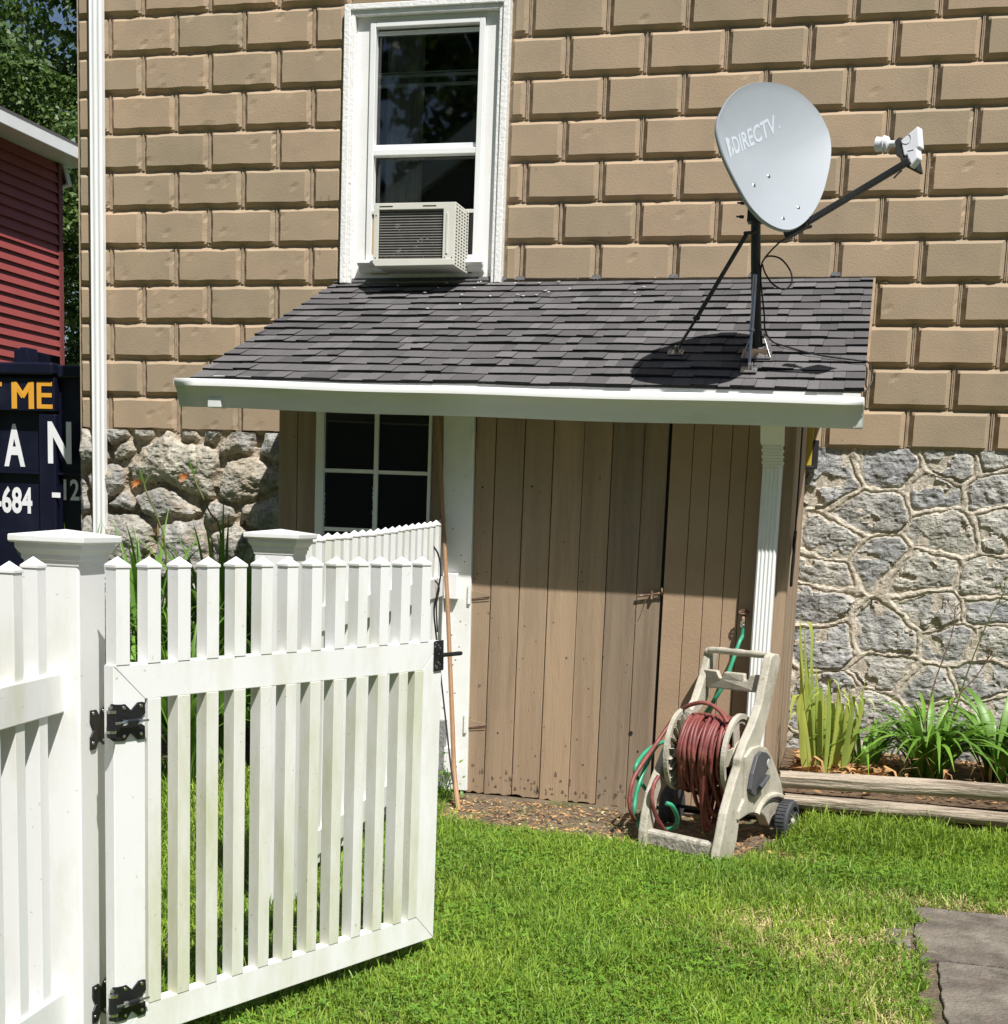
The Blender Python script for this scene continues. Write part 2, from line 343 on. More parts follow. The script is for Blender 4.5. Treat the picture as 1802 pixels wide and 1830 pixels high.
# ================================================================== HOUSE
house = thing('house', (2.3, 0, 0), 'tan stucco block house on a grey fieldstone base behind the lean-to shed', 'house')
WALLX0, WALLX1, WALLTOP = -.205, 7.0, 6.6
W, H, Z0 = .396, .2, 3.899
WX0, WX1, WZ0, WZ1 = 1.372, 2.256, 2.50, 3.885       # outline of the window casing
blocks = MB()
bv = []; bf = []; bt = []
NXB, NZB = 12, 7
def add_block(x0, x1, z0, z1, wild):
    """one raised block with bevelled edges, as a small grid pushed about a little"""
    global bv, bf, bt
    jx = .0088; jz = .0036; bw = .0225; dep = .0255
    x0 += jx + random.uniform(-.0015, .0015); x1 -= jx + random.uniform(-.0015, .0015); z0 += jz; z1 -= jz
    if x1-x0 < .03: return
    b = min(bw, (x1-x0)*.33)
    xs = [x0, x0+b*.5, x0+b] + list(np.linspace(x0+b, x1-b, NXB)[1:-1]) + [x1-b, x1-b*.5, x1]
    zs = [z0, z0+bw*.5, z0+bw] + list(np.linspace(z0+bw, z1-bw, NZB)[1:-1]) + [z1-bw, z1-bw*.5, z1]
    base = len(bv); tn = random.random(); th = dep + random.uniform(-.002, .002)
    tx = random.uniform(-.004, .004); sd = random.random()*100
    for x in xs:
        for z in zs:
            d = min(x-x0, x1-x, z-z0, z1-z); h = max(0, min(1, d/b))*th + (.0015 if h_(x, z, sd) > .5 else 0)*0
            w = (.0005+.0008*wild)*(math.sin(x*41+sd)+math.sin(x*23+z*17+sd*3))
            hz = z + w + tx*(x-x0); hx = x + (.0005+.0009*wild)*math.sin(z*57+sd)
            edge = d < b*.9
            if edge and wild > 0 and random.random() < .16*wild: h -= random.uniform(0, .009)
            if not edge and wild > 0 and random.random() < .05*wild: h -= random.uniform(0, .004)
            bv.append((hx, -.001-h, hz)); bt.append(tn)
    n = len(zs)
    for i in range(len(xs)-1):
        for j in range(n-1): bf.append((base+i*n+j, base+i*n+j+1, base+(i+1)*n+j+1, base+(i+1)*n+j))
def h_(x, z, s): return 0
for j in range(-14, 11):
    zt = Z0 - H*j; zb = zt - H
    if zt > WALLTOP: continue
    cuts = []
    for side in (0, 1):
        if side == 0: xs0, lo, hi, off = 0.0, WALLX0, 1.80, (0 if j % 2 == 0 else W/2)
        else: xs0, lo, hi, off = 2.552, 1.80, WALLX1, (W/2 if j % 2 == 0 else 0)
        k = -8; edges = [lo]
        shift = .015 if (j == 10 and side == 0) else 0
        while xs0+off+k*W < hi:
            e = xs0+off+k*W+(shift if k % 2 else -.01*bool(shift))
            if e > lo+.02: edges.append(e)
            k += 1
        edges.append(hi)
        for a, b_ in zip(edges[:-1], edges[1:]):
            wild = .9 if b_ < 1.0 and a > -.1 else (.5 if b_ < 1.9 else .12)
            segs = [(a, b_)]
            if zt > WZ0+.02 and zb < WZ1+.0:          # window in the way
                segs = []
                if a < WX0: segs.append((a, min(b_, WX0+.004)))
                if b_ > WX1: segs.append((max(a, WX1-.004), b_))
            for s_ in segs:
                if s_[1]-s_[0] > .02: add_block(s_[0], s_[1], zb, zt, wild)
wall = fast('block_wall', bv, bf, STUCCO, house, tone=bt)
w = MB()       # the joint plane, left and right of and above and below the window, and the rest of the body
w.box((WALLX0, 0, 1.70), (WX0+.03, .3, WALLTOP)); w.box((WX1-.03, .0003, 1.70), (WALLX1, .3, WALLTOP))
w.box((WX0+.03, .0006, WZ1-.03), (WX1-.03, .3, WALLTOP)); w.box((WX0+.03, .0006, 1.70), (WX1-.03, .3, WZ0+.03))
bd = w
for j in range(-14, 11):
    zt_j = Z0 - H*j
    if zt_j > WALLTOP: continue
    for side in (0, 1):
        xs0, lo, hi, off = (0.0, WALLX0, 1.80, (0 if j % 2 == 0 else W/2)) if side == 0 else (2.552, 1.80, WALLX1, (W/2 if j % 2 == 0 else 0))
        for k in range(-8, 16):
            e = xs0+off+k*W+((.015 if k % 2 else -.01) if (j == 10 and side == 0) else 0)
            if not (lo+.02 < e < hi-.01): continue
            if zt_j > WZ0+.02 and WX0-.02 < e < WX1+.02: continue
            for dx_ in (-.0032, .0036):
                x_b = e+dx_+random.uniform(-.0006, .0006); hh = random.uniform(.007, .010)
                bd.prism([(x_b-.0034, 0, zt_j-.197), (x_b-.0022, -hh, zt_j-.193), (x_b+.0022, -hh, zt_j-.193), (x_b+.0034, 0, zt_j-.197)], (random.uniform(-.001, .001), 0, .196))
bd.build('mortar_joints', MORTAR, house)
w = MB(); w.box((WALLX0+.003, .3, 0), (WALLX0+.3, 9, WALLTOP)); w.box((WALLX1-.3, .3, 0), (WALLX1, 9, WALLTOP)); w.box((WALLX0+.3, 8.7, 0), (WALLX1-.3, 9, WALLTOP))
w.build('side_wall', STUCCO, house)
w = MB(); w.prism([(WALLX0-.35, -.35, WALLTOP), (WALLX0-.35, 9.35, WALLTOP), (WALLX0-.35, 4.5, WALLTOP+2.2)], (WALLX1-WALLX0+.7, 0, 0))
w.build('roof', SHINGLE, house)
# bare patch where paint fell off
pp = [onY(u, v, -.0242) for u, v in ((243,459),(254,454),(258,459),(268,452),(276,456),(290,455),(291,463),(284,471),(279,483),(268,478),(256,472),(247,466))]
MB().prism(pp, (0, .001, 0)).build('bare_patch', BARE, house)
# curled paint flakes in the cracked joints
for (u, v, l) in ((228,92,16),(240,95,10),(310,92,12),(262,57,8),(335,303,14),(345,430,22),(375,435,18),(255,435,10),(250,190,10),(300,232,16),(330,232,12),(330,505,12),(240,505,14),(1050,432,34),(1035,430,14),(1440,300,10),(1690,655,30),(1640,653,18),(1745,503,14),(1580,506,16),(1625,800,20),(1740,803,20),(385,792,12)):
    a = onY(u, v, -.006); q = l*.0029
    fl = MB(); fl.tone = random.random()
    c = [a+Vector((-q/2, 0, 0)), a+Vector((-q*.2, -.006, .006)), a+Vector((q*.3, -.009, .002)), a+Vector((q/2, -.002, -.003)), a+Vector((q*.1, -.004, -.006))]
    fl.prism(c, (0, .0015, .001)); fl.build('paint_flake', STUCCO, house)
# stone foundation, right: pointed fieldstone
def foundation(name, x0, x1, z0, z1, step, seeds, m, ribbon, seed):
    nx = int((x1-x0)/step); nz = int((z1-z0)/step)
    X, Zg = np.meshgrid(np.linspace(x0, x1, nx), np.linspace(z0, z1, nz), indexing='ij')
    wx = X + .07*(fbm(X, Zg, 6, seed)-.5) + .02*(fbm(X, Zg, 30, seed+9)-.5); wz = Zg + .06*(fbm(X, Zg, 6, seed+20)-.5) + .02*(fbm(X, Zg, 30, seed+30)-.5)
    S = np.array(seeds); D = np.sqrt(((wx[..., None]-S[:, 0])*.82)**2 + ((wz[..., None]-S[:, 1])*1.15)**2)
    if S.shape[1] > 2: D = D - S[:, 2]
    o = np.sort(D, -1); e = (o[..., 1]-o[..., 0])*.5; near = D.argmin(-1)
    rs = np.random.RandomState(seed); hue = rs.rand(len(S))[near]; tilt = (rs.rand(len(S), 2)-.5)
    rough = fbm(X, Zg, 22, seed+40, 5)-.5; big = fbm(X, Zg, 9, seed+50)-.5
    ridge = np.abs(fbm(X+Zg*.6, Zg*2.2, 16, seed+60, 4)-.5)
    if ribbon:
        e2 = e + .018*(fbm(X, Zg, 14, seed+70)-.5)
        rib = np.clip(1-(e2/.0095)**2, 0, 1); st = np.clip((e2-.0145-.02*np.clip(fbm(X, Zg, 5, seed+75)-.5, 0, 1))/.007, 0, 1)
        st = st*(fbm(X, Zg, 11, seed+80) > .33)
        h = .0065*rib - .003*np.exp(-((e2-.0125)/.003)**2) + st*(.006 + .006*np.clip(e/.06, 0, 1)) + st*(rough*.015+big*.012-ridge*.018) + st*((X-S[near, 0])*tilt[near, 0]*.22 + (Zg-S[near, 1])*tilt[near, 1]*.22) + (1-st)*rough*.006
        mask = 1-st
    else:
        st = np.clip((e-.010)/.014, 0, 1)
        mort = fbm(X, Zg, 7, seed+80)
        h = -.03*(1-st)*(mort < .5) + st*(.02+.06*np.clip(e/.10, 0, 1)**.7) + st*(rough*.022+big*.018-ridge*.020) + (1-st)*rough*.02
        h = h + st*((X-S[near, 0])*tilt[near, 0]*.18 + (Zg-S[near, 1])*tilt[near, 1]*.22)
        mask = np.clip((1-st)*1.0 + st*np.clip((mort-.64)*9, 0, .7), 0, 1)
    h = h*np.clip((X-x0)/.04, 0, 1)
    V = np.stack([X, -.004-h, Zg], -1).reshape(-1, 3); idx = np.arange(nx*nz).reshape(nx, nz)
    F = np.stack([idx[:-1, :-1], idx[1:, :-1], idx[1:, 1:], idx[:-1, 1:]], -1).reshape(-1, 4)
    return fast(name, V, F, m, house, tone=mask.ravel(), extra=dict(hue=hue.ravel()))
rsd = []
for (x, y) in [(460,340),(730,300),(1010,270),(1200,235),(1200,390),(640,480),(930,395),(470,625),(1000,580),(1220,560),(430,750),(670,700),(880,780),(1190,800),(380,880),(930,920),(1180,940),(430,1090),(720,1050),(1000,1060),(1200,1070),(700,1210),(900,1290),(1150,1260),(480,1300),(1000,1400),(1200,1380),(650,1370)]:
    p = onY(1300+x/2.506, 720+y/2.507, 0); rsd.append((p.x, p.z))
rr = random.Random(3)
for _ in range(60): rsd.append((rr.uniform(4.98, 7.0), rr.uniform(0, 1.7)))
for _ in range(12): rsd.append((rr.uniform(3.4, 3.8), rr.uniform(0, 1.7)))
foundation('stone_foundation', 3.55, 5.4, -.02, 1.712, .0065, rsd, STONE_R, True, 11)
lsd = []
for (x, y, r) in [(730,700,.0),(925,700,.0),(800,790,0),(1080,900,.17),(1480,740,.02),(1690,760,0),(1520,960,.06),(670,950,.02),(800,1110,0),(790,1270,.05),(1130,1300,.05),(1380,1180,0),(1480,1330,.04),(1650,1200,.04),(1180,690,0),(1330,680,0),(560,800,.03),(420,1000,.03),(1040,1060,.10)]:
    p = onY(x/3.465, 580+y/3.465, 0); lsd.append((p.x, p.z, r))
for q in range(13): lsd.append((rr.uniform(-.2, 2.0), rr.uniform(-.05, .80), rr.uniform(0, .05)))
lsd += [(1.45, 1.5, .02), (1.7, 1.3, .04), (1.4, 1.15, 0), (1.8, 1.6, 0)]
foundation('boulder_foundation', WALLX0, 2.2, -.02, 1.712, .0075, lsd, STONE_L, False, 31)
w = MB(); w.box((2.2, .01, 0), (3.55, .3, 1.70)); w.box((5.4, .0, 0), (7.0, .3, 1.70)); w.box((WALLX0+.01, .06, 0), (2.2, .3, 1.70)); w.box((3.55, .05, 0), (5.4, .3, 1.70))
w.build('foundation_core', BARE, house)

# tall white downspout by the corner
ds = MB(); xa, xb = onY(160, 420, -.085).x, onY(182.5, 420, -.085).x
def fluted(mb, xa, xb, ya, yb, z0, z1, n=4, dx=0.0):
    """rectangular fluted pipe; dx shifts the top"""
    pts = []
    N_ = n*4
    for i in range(N_+1):
        t = i/N_; x = xa+.008+(xb-xa-.016)*t; k = i % 4
        pts.append((x, ya + (.0045 if k in (1, 2) else 0)))
    prof = [(xa, yb), (xa, ya+.008)] + pts + [(xb, ya+.008), (xb, yb)]
    mb.prism([(x, y, z0) for x, y in prof], (dx, 0, z1-z0))
fluted(ds, xa, xb, -.085, -.045, .1, 5.9, 2)
ds.build('house_downspout', ALU, house, bev=.0015)
MB().box((xa+.02, -.046, 2.9), (xb-.02, -.001, 2.93)).build('downspout_strap', ALU, house)

# ------------------------------------------------------------------ window
WF = -.034
win = MB()
def frame_rect(mb, x0, x1, z0, z1, t, ya, yb, tt=None, tb=None):
    tt = t if tt is None else tt; tb = t if tb is None else tb
    mb.box((x0, ya, z0), (x0+t, yb, z1)); mb.box((x1-t, ya, z0), (x1, yb, z1))
    if tt: mb.box((x0+t, ya, z1-tt), (x1-t, yb, z1))
    if tb: mb.box((x0+t, ya, z0), (x1-t, yb, z0+tb))
frame_rect(win, WX0, WX1, WZ0, WZ1, .034, -.052, .05, .030, 0)
frame_rect(win, WX0+.034, WX1-.034, WZ0, WZ1-.030, .022, -.040, .05, .026, 0)
rough = win.build('window_casing', ROUGHWHITE, house, bev=.004)
win = MB()
frame_rect(win, WX0+.056, WX1-.056, WZ0, WZ1-.056, .078, -.006, .06, .030, .12)
sb = win.build('window_frame', WHITE, house, bev=.003)
x0, x1 = WX0+.134, WX1-.134; zt = WZ1-.086; zb = WZ0+.115
st = MB(); frame_rect(st, x0, x1, zb, zt, .030, -.022, .03, .024, .030)
zm = onY(755, 270, -.02).z
st.box((x0+.030, -.019, zm-.016), (x1-.030, .03, zm+.014))
st.build('storm_sash', ALU, house, bev=.003)
gsash = mat('grey_sash', (.72, .74, .76), .6, .1, 8)
for (v, t, y) in ((151, .009, .030), (134, .008, .031), (128, .003, .031), (261, .012, .008), (56, .010, .01)):
    z = onY(755, v, y).z; MB().box((x0+.032, y, z-t), (x1-.032, y+.012, z+t)).build('inner_sash_rail', gsash, house, bev=.002)
MB().box((x0+.028, .024, zm+.01), (x1-.028, .028, zt-.01)).build('upper_pane', CGLASS, house)
MB().box((x0+.028, .036, 2.86), (x1-.028, .040, zm)).build('lower_pane', CGLASS, house)
# sill moulding with a slight sag
s = MB(); zs = WZ0+.115
prof = [(-.006, .0), (-.052, .0), (-.058, -.012), (-.050, -.026), (-.034, -.030), (-.030, -.050), (-.022, -.058), (-.006, -.060)]
s.prism([(x0-.035, y, zs+z) for y, z in prof], (x1-x0+.07, 0, 0)); s.build('window_sill', WHITE, house, bev=.003)

# ------------------------------------------------------------------ air conditioner in the window
ax0, ax1 = onY(668, 420, -.27).x, onY(813, 420, -.27).x; az0, az1 = onY(740, 474, -.27).z, onY(740, 362, -.27).z
ac = thing('air_conditioner', ((ax0+ax1)/2, -.14, az0), 'boxy off-white window air conditioner with dented fins, jutting from the window', 'air conditioner')
b = MB(); t = .016
b.box((ax0, -.262, az0), (ax0+t, -.03, az1)); b.box((ax0+t, -.262, az1-t), (ax1-t, -.03, az1)); b.box((ax0+t, -.262, az0), (ax1-t, -.03, az0+t*.6))
b.build('casing', ACW, ac, bev=.002)
sd = MB(); sd.box((ax1-.004, -.262, az0+t), (ax1-.012, -.03, az1-t))     # inner liner, then the louvred side skin
sd.build('side_liner', BLACKM, ac)
sd = MB(); ys = np.linspace(-.262, -.03, 6); rows = 19; zz = np.linspace(az0+.004, az1-.002, rows+1)
for i in range(6): sd.box((ax1-.0035, ys[i]-.007 if i else ys[i], az0), (ax1, min(ys[i]+.007, -.03), az1))
for z in zz: sd.box((ax1-.0030, -.262, z-.0038), (ax1-.0006, -.03, z+.0038))
sd.build('louvred_side', ACW, ac)
fr = MB(); pw = .062
fr.box((ax0, -.272, az0+.03), (ax0+.026, -.262, az1)); fr.box((ax0+.026, -.272, az1-.032), (ax1-pw, -.262, az1)); fr.box((ax1-pw, -.272, az0+.03), (ax1, -.262, az1))
fr.prism([(ax0, -.262, az0+.03), (ax1, -.262, az0+.03), (ax1, -.262, az0), (ax0+.014, -.262, az0-.004), (ax0, -.262, az0+.012)], (0, -.016, 0))
fr.prism([(ax1-pw+.016, -.272, az1-.05), (ax1-pw+.028, -.272, az1-.05), (ax1-pw+.028, -.272, az0+.055), (ax1-pw+.016, -.272, az0+.055)], (0, -.004, 0))
fr.build('bezel', ACW, ac, bev=.003)
sl_ = MB()
for a, b_ in ((.03, .10), (.26, .33)): MB().box((ax0+a, -.2735, az1-.018), (ax0+b_, -.2722, az1-.014)).build('vent_slot', BLACKM, ac)
for (x, z) in ((ax0+.012, az0+.036), (ax1-.05, az0+.036), (ax1-.012, az0+.036), (ax0+.012, az1-.06)): MB().lathe((x, -.272, z), (0, -1, 0), [(.0035, 0), (.0035, .0015)], 8).build('screw', BLACKM, ac)
fn = MB(); fn.box((ax0+.024, -.250, az0+.028), (ax1-pw+.002, -.244, az1-.03)); fn.build('condenser_fins', FIN, ac)
fn = MB()
for i in range(19):
    z = az0+.036+(az1-az0-.072)*i/18; fn.box((ax0+.026, -.2606, z-.0016), (ax1-pw, -.2580, z+.0016))
fn.build('wire_guard', mat('grey_wire', (.30, .29, .26), .4, .1, 20), ac)
for _ in range(22):
    q = random.random(); x = ax0+.05+q*.22+random.uniform(-.02, .02); z = az0+.045+.10*max(0, q-.25)+random.uniform(-.012, .04)*(1 if q > .3 else .3)
    d = Vector((random.uniform(-1, 1), 0, random.uniform(-1, 1))).normalized()*random.uniform(.004, .018)
    MB().tube([(x, -.2525, z), Vector((x, -.2525, z))+d], .0011, 5).build('dented_fin', GALV, ac)
ep = MB(); xr = x1-.03
ep.box((ax1+.0, -.016, az0+.005), (xr, -.004, az1-.006))
for i in range(5):
    x = ax1+.004+(xr-ax1-.008)*i/4; ep.box((x-.002, -.020, az0+.005), (x+.002, -.0155, az1-.006))
ep.build('side_curtain', RUBBER, ac)
ep = MB(); ep.box((x0+.03, -.024, az1-.001), (xr, .02, az1+.018)); ep.build('top_rail', ACW, ac, bev=.002)
ep = MB(); ep.box((x0+.03, -.014, az0), (ax0-.004, -.004, az1)); ep.build('side_filler', mat('raw_wood', (.45, .34, .20), .7, .2, 20), ac)
# room seen through the glass
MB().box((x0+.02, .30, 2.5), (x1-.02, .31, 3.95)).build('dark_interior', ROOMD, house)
cv = MB()
n = 24; vs = []; fs = []
for i in range(n+1):
    x = x0+.05+.20*i/n; y = .12+.012*math.sin(i*1.1)
    vs += [(x, y, 2.62), (x, y, 3.80)]
for i in range(n): fs.append((2*i, 2*i+2, 2*i+3, 2*i+1))
cv.add(vs, fs); cv.build('curtain', CURT, house, smooth=True)

# ================================================================== LEAN-TO SHED
YF = -1.054; YE = -1.33
shed = thing('lean_to_shed', (2.7, YF, 0), 'low brown board shed with a grey shingled roof leaning on the house', 'shed')
def fz(u, v, Y=YF): p = onY(u, v, Y); return p.x, p.z
TOPZ = 1.80
cx = lambda u, v: onY(u, v, YF).x
XSL = cx(498, 850); XSR = cx(1404, 1079)
# --- roof
RT = [onY(600, 507, 0), onY(1562, 495, 0)]; RB = [onY(342, 676, YE), onY(1545, 699, YE)]
zt_, zb_ = (RT[0].z+RT[1].z)/2, (RB[0].z+RB[1].z)/2
def roofpt(s, t):      # s: 0 left..1 right, t: 0 eave..1 wall
    a = RB[0].lerp(RB[1], s); b = RT[0].lerp(RT[1], s); return a.lerp(b, t)
NRM = (roofpt(1, .5)-roofpt(0, .5)).cross(roofpt(.5, 1)-roofpt(.5, 0)).normalized()
if NRM.z < 0: NRM = -NRM
deck = MB(); q = [roofpt(0.004, 0.012), roofpt(.997, 0.012), roofpt(.997, .998), roofpt(.004, .998)]
deck.prism([p-NRM*.004 for p in q], -NRM*.028); deck.build('roof_deck', WHITE, shed)
rows = 15; sh = MB(); wr = roofpt(0, 0).y
Rw = 2.95
for r in range(rows):
    t0 = r/rows - (.006 if r == 0 else 0); t1 = min(1.0, (r+1)/rows+.03)
    s = 0.0; off = random.uniform(.02, .11)
    first = True; lift = random.uniform(0, .0016); ph = random.random()*6
    while s < 1:
        wd = (off if first else random.choice([.055, .07, .085, .10, .12, .14])*random.uniform(.85, 1.15)) / Rw*1.0
        first = False
        e = min(1, s+wd)
        if 1-e < .012: e = 1
        sh.tone = min(1, max(0, random.gauss(.42, .26)))
        thick = random.choice([.0045, .0045, .009, .010])
        a0 = roofpt(s+.0002, t0); a1 = roofpt(e-.0002, t0); b1 = roofpt(e-.0002, t1); b0 = roofpt(s+.0002, t1)
        wob = lambda ss: NRM*(.0016*math.sin(ss*19+ph)+.0012*math.sin(ss*47+ph*2)+lift)
        dz = .0065+thick
        lowdrop = random.uniform(-.003, .003); dv = (roofpt(s, 0)-roofpt(s, 1)).normalized()*lowdrop
        P_ = [a0+dv+wob(s), a1+dv+wob(e), b1, b0]
        top = [P_[0]+NRM*dz, P_[1]+NRM*dz, P_[2]+NRM*.0015, P_[3]+NRM*.0015]
        sh.m = 0; sh.add(top, [(0, 1, 2, 3)])
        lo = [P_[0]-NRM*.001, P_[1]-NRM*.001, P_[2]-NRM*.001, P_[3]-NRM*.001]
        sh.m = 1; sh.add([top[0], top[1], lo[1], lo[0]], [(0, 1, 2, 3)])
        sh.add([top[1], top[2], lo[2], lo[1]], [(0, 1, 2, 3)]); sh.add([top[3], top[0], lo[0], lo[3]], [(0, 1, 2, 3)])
        s = e
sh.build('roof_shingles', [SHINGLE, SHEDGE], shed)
fl = MB()    # flashing strip at the wall and little chips lying along it
for i in range(14):
    a = roofpt(i/14, .988); b = roofpt((i+1)/14, .988); 
    fl.prism([a+NRM*.012, b+NRM*.012, b+Vector((0, -a.y-.0, .0))+Vector((0, -.012, .030)), a+Vector((0, -a.y, .0))+Vector((0, -.012, .030))], NRM*.002)
fl.build('wall_flashing', mat('flashing', (.10, .10, .105), .8, .3, 60, .5, 200), shed)
for _ in range(24):
    a = roofpt(random.uniform(.12, .62), 1-abs(random.gauss(0, .17))*.9-.01)+NRM*.0165; d = random.uniform(.004, .013)
    c = MB(); c.prism([a+Vector((-d, 0, 0)), a+Vector((0, -d*.8, -.002)), a+Vector((d, d*.2, 0)), a+Vector((.2*d, d, .002))], NRM*.003)
    tag(c.build('paint_chip', TXTW), 'tiny flake of white paint lying on the grey shed roof', 'paint flake', 'paint flakes scattered on the shed roof')
RAKE = mat('rake_brown', (.26, .18, .11), .6, .15, 12)
for s0, s1 in ((-.0015, .0015), (.9985, 1.0035)):
    ed = MB(); ed.prism([roofpt(s0, 0)+NRM*.004, roofpt(s1, 0)+NRM*.004, roofpt(s1, 1)+NRM*.004, roofpt(s0, 1)+NRM*.004], -NRM*.045); ed.build('rake_trim', RAKE, shed)
# fascia + gutter (K style), slightly falling to the right
gl0, gl1 = onY(312, 677, -1.445), onY(1545, 711, -1.445)
gA = Vector((gl0.x, 0, gl0.z)); gB = Vector((gl1.x, 0, gl1.z))
def gp(s, y, dz):
    p = gA.lerp(gB, s); sag = -.004*math.sin(math.pi*s)+.002*math.sin(s*17); return Vector((p.x, y, p.z+dz+sag))
kprof = [(-1.335, -.004), (-1.335, -.112), (-1.393, -.116), (-1.398, -.106), (-1.404, -.088), (-1.412, -.066), (-1.424, -.046), (-1.434, -.034), (-1.438, -.028), (-1.449, -.027), (-1.450, -.001), (-1.447, .004), (-1.438, .005), (-1.437, -.004)]
gt = MB(); n = 30; k = len(kprof); vs = []; fs = []
for i in range(n+1):
    for (y, z) in kprof: vs.append(gp(i/n, y, z))
inner = [(y+(.0016 if y < -1.336 else -.0016), z+.0016) for y, z in kprof]
for i in range(n):
    for j in range(k-1): fs.append((i*k+j, i*k+j+1, (i+1)*k+j+1, (i+1)*k+j))
gt.add(vs, fs)
for fi in range(len(gt.f)):
    if fi % (k-1) >= k-6: gt.mi[fi] = 1  # lip takes a lighter white than the face, its sunlight put into the colour
go = gt.build('gutter', [GUT, ALU], shed, smooth=True, sharp=35)
sm = go.modifiers.new('t', 'SOLIDIFY'); sm.thickness = .0015
for s in (0, 1):
    e = MB(); x = .0012 if s == 0 else -.0012
    e.prism([gp(s, y, z)+Vector((x, 0, 0)) for y, z in [(-1.335, -.004)]+kprof[1:11]], (-x*2.5, 0, 0)); e.build('gutter_end_cap', ALU, shed)
fa = MB(); fa.prism([gp(0.045, -1.333, -.10), gp(.995, -1.333, -.10), gp(.995, -1.333, .030), gp(.045, -1.333, .030)], (0, .018, 0)); fa.build('fascia', WHITE, shed)
# rafter tails and outlet block under the left end
p0 = onY(388, 724, -1.39)
MB().box((p0.x-.032, -1.42, p0.z-.012), (p0.x+.032, -1.36, p0.z+.03)).build('gutter_outlet', GUT, shed, bev=.003)
mk = MB()   # dried swirl left by wiping the gutter face
for rr_ in (.020, .034, .05, .07):
    for cxx in (930, 972):
        pts = []
        for a in np.linspace(-1.1, 1.1, 12):
            q_ = onY(cxx, 722, -1.417); f_ = (math.sin(a)*min(rr_, .024)/.024)
            z_ = q_.z + math.sin(a)*min(rr_, .024)*.9; yy = -1.4135-.0185*((z_-(q_.z))/.03)
            pts.append((q_.x+math.cos(a)*rr_*1.1, yy, z_))
        mk.tube(pts, .0006, 4)
# --- front wall pieces
def vboard(name, xa, xb, z0, z1, ya, yb, m=BOARD, parent=shed, bev=.0025, tone=None, rag=False):
    b = MB(); b.tone = random.random() if tone is None else tone
    if rag:
        n = 7; low = [(xa+(xb-xa)*i/n, z0+random.uniform(-.006, .008)) for i in range(n+1)]
        b.prism([(x, ya, z) for x, z in low]+[(xb, ya, z1), (xa, ya, z1)], (0, yb-ya, 0))
    else: b.box((xa, ya, z0), (xb, yb, z1))
    return b.build(name, m, parent, bev=bev)
ZB = .035
MB().box((XSL+.02, YF+.062, .0), (XSR-.02, YF+.075, TOPZ)).build('wall_backing', DARK, shed)
# left brown boards
xl1 = cx(564, 850)
vboard('wall_board', XSL, (XSL+xl1)/2-.0015, ZB, TOPZ, YF, YF+.025, tone=.35); vboard('wall_board', (XSL+xl1)/2+.0015, xl1, ZB, TOPZ, YF+.001, YF+.025, tone=.4)
# shed window: 2 x 3 panes
xw0, xw1 = cx(564, 840), cx(771, 850); zw1 = TOPZ; zmu = onY(672, 843, YF).z; ph = onY(620, 735, YF).z-zmu
zw0 = .72
wf = MB(); a1 = cx(579, 840); b0 = cx(765, 850); m0, m1 = cx(667, 850), cx(674.5, 850)
wf.box((xw0+.002, YF-.008, zw0), (a1, YF+.03, zw1)); wf.box((b0, YF-.008, zw0), (xw1-.002, YF+.03, zw1)); wf.box((a1, YF-.006, zw0), (b0, YF+.03, zw0+.05))
wf.build('window_frame', POSTW, shed, bev=.002)
wf = MB(); wf.box((m0, YF+.004, zw0+.05), (m1, YF+.026, zw1)); 
for z in (zmu, zmu-ph): wf.box((a1, YF+.005, z-.009), (m0, YF+.025, z+.009)); wf.box((m1, YF+.005, z-.010), (b0, YF+.025, z+.007))
wf.build('window_muntin', POSTW, shed, bev=.0015)
for (xa_, xb_) in ((a1, m0), (m1, b0)):
    for (za_, zb2) in ((zw0+.05, zmu-ph-.009), (zmu-ph+.009, zmu-.010), (zmu+.009, zw1)):
        MB().box((xa_, YF+.014, za_), (xb_, YF+.017, zb2)).build('window_pane', GLASS, shed)
vboard('wall_board', xw0, xw1, ZB, zw0-.002, YF, YF+.025)
# putty crumbs along panes
pu = MB()
for (xx, za_, zb2) in ((a1, 1.06, 1.40), (m0, 1.02, 1.42)):
    for i in range(40):
        z = random.uniform(za_, zb2); r_ = random.uniform(.002, .005); pu.box((xx-r_+(.002), YF+.002, z-.003), (xx+r_*.9, YF+.012, z+.004))
pu.build('crumbled_putty', ROUGHWHITE, shed)
vboard('wall_board', cx(771, 850), cx(790, 850), ZB, TOPZ, YF+.004, YF+.025, tone=.2)
# white post board beside the door
wp0, wp1 = cx(790, 900), cx(845, 900)
wb0, wb1 = cx(795, 1300), cx(838, 1300)
b = MB(); b.prism([(wp0, YF-.018, TOPZ), (wp1, YF-.018, TOPZ), (wb1+.004, YF-.018, .03), (wb0-.012, YF-.018, .03)], (0, .043, 0)); b.build('white_door_post', POSTW, shed, bev=.003)
for _ in range(14):
    z = random.uniform(.2, 1.65); x = random.uniform(wp0+.02, wp1-.02)
    MB().lathe((x, YF-.018, z), (0, -1, 0), [(.0035, 0), (.003, .001)], 8).build('nail_head', RUST, shed)
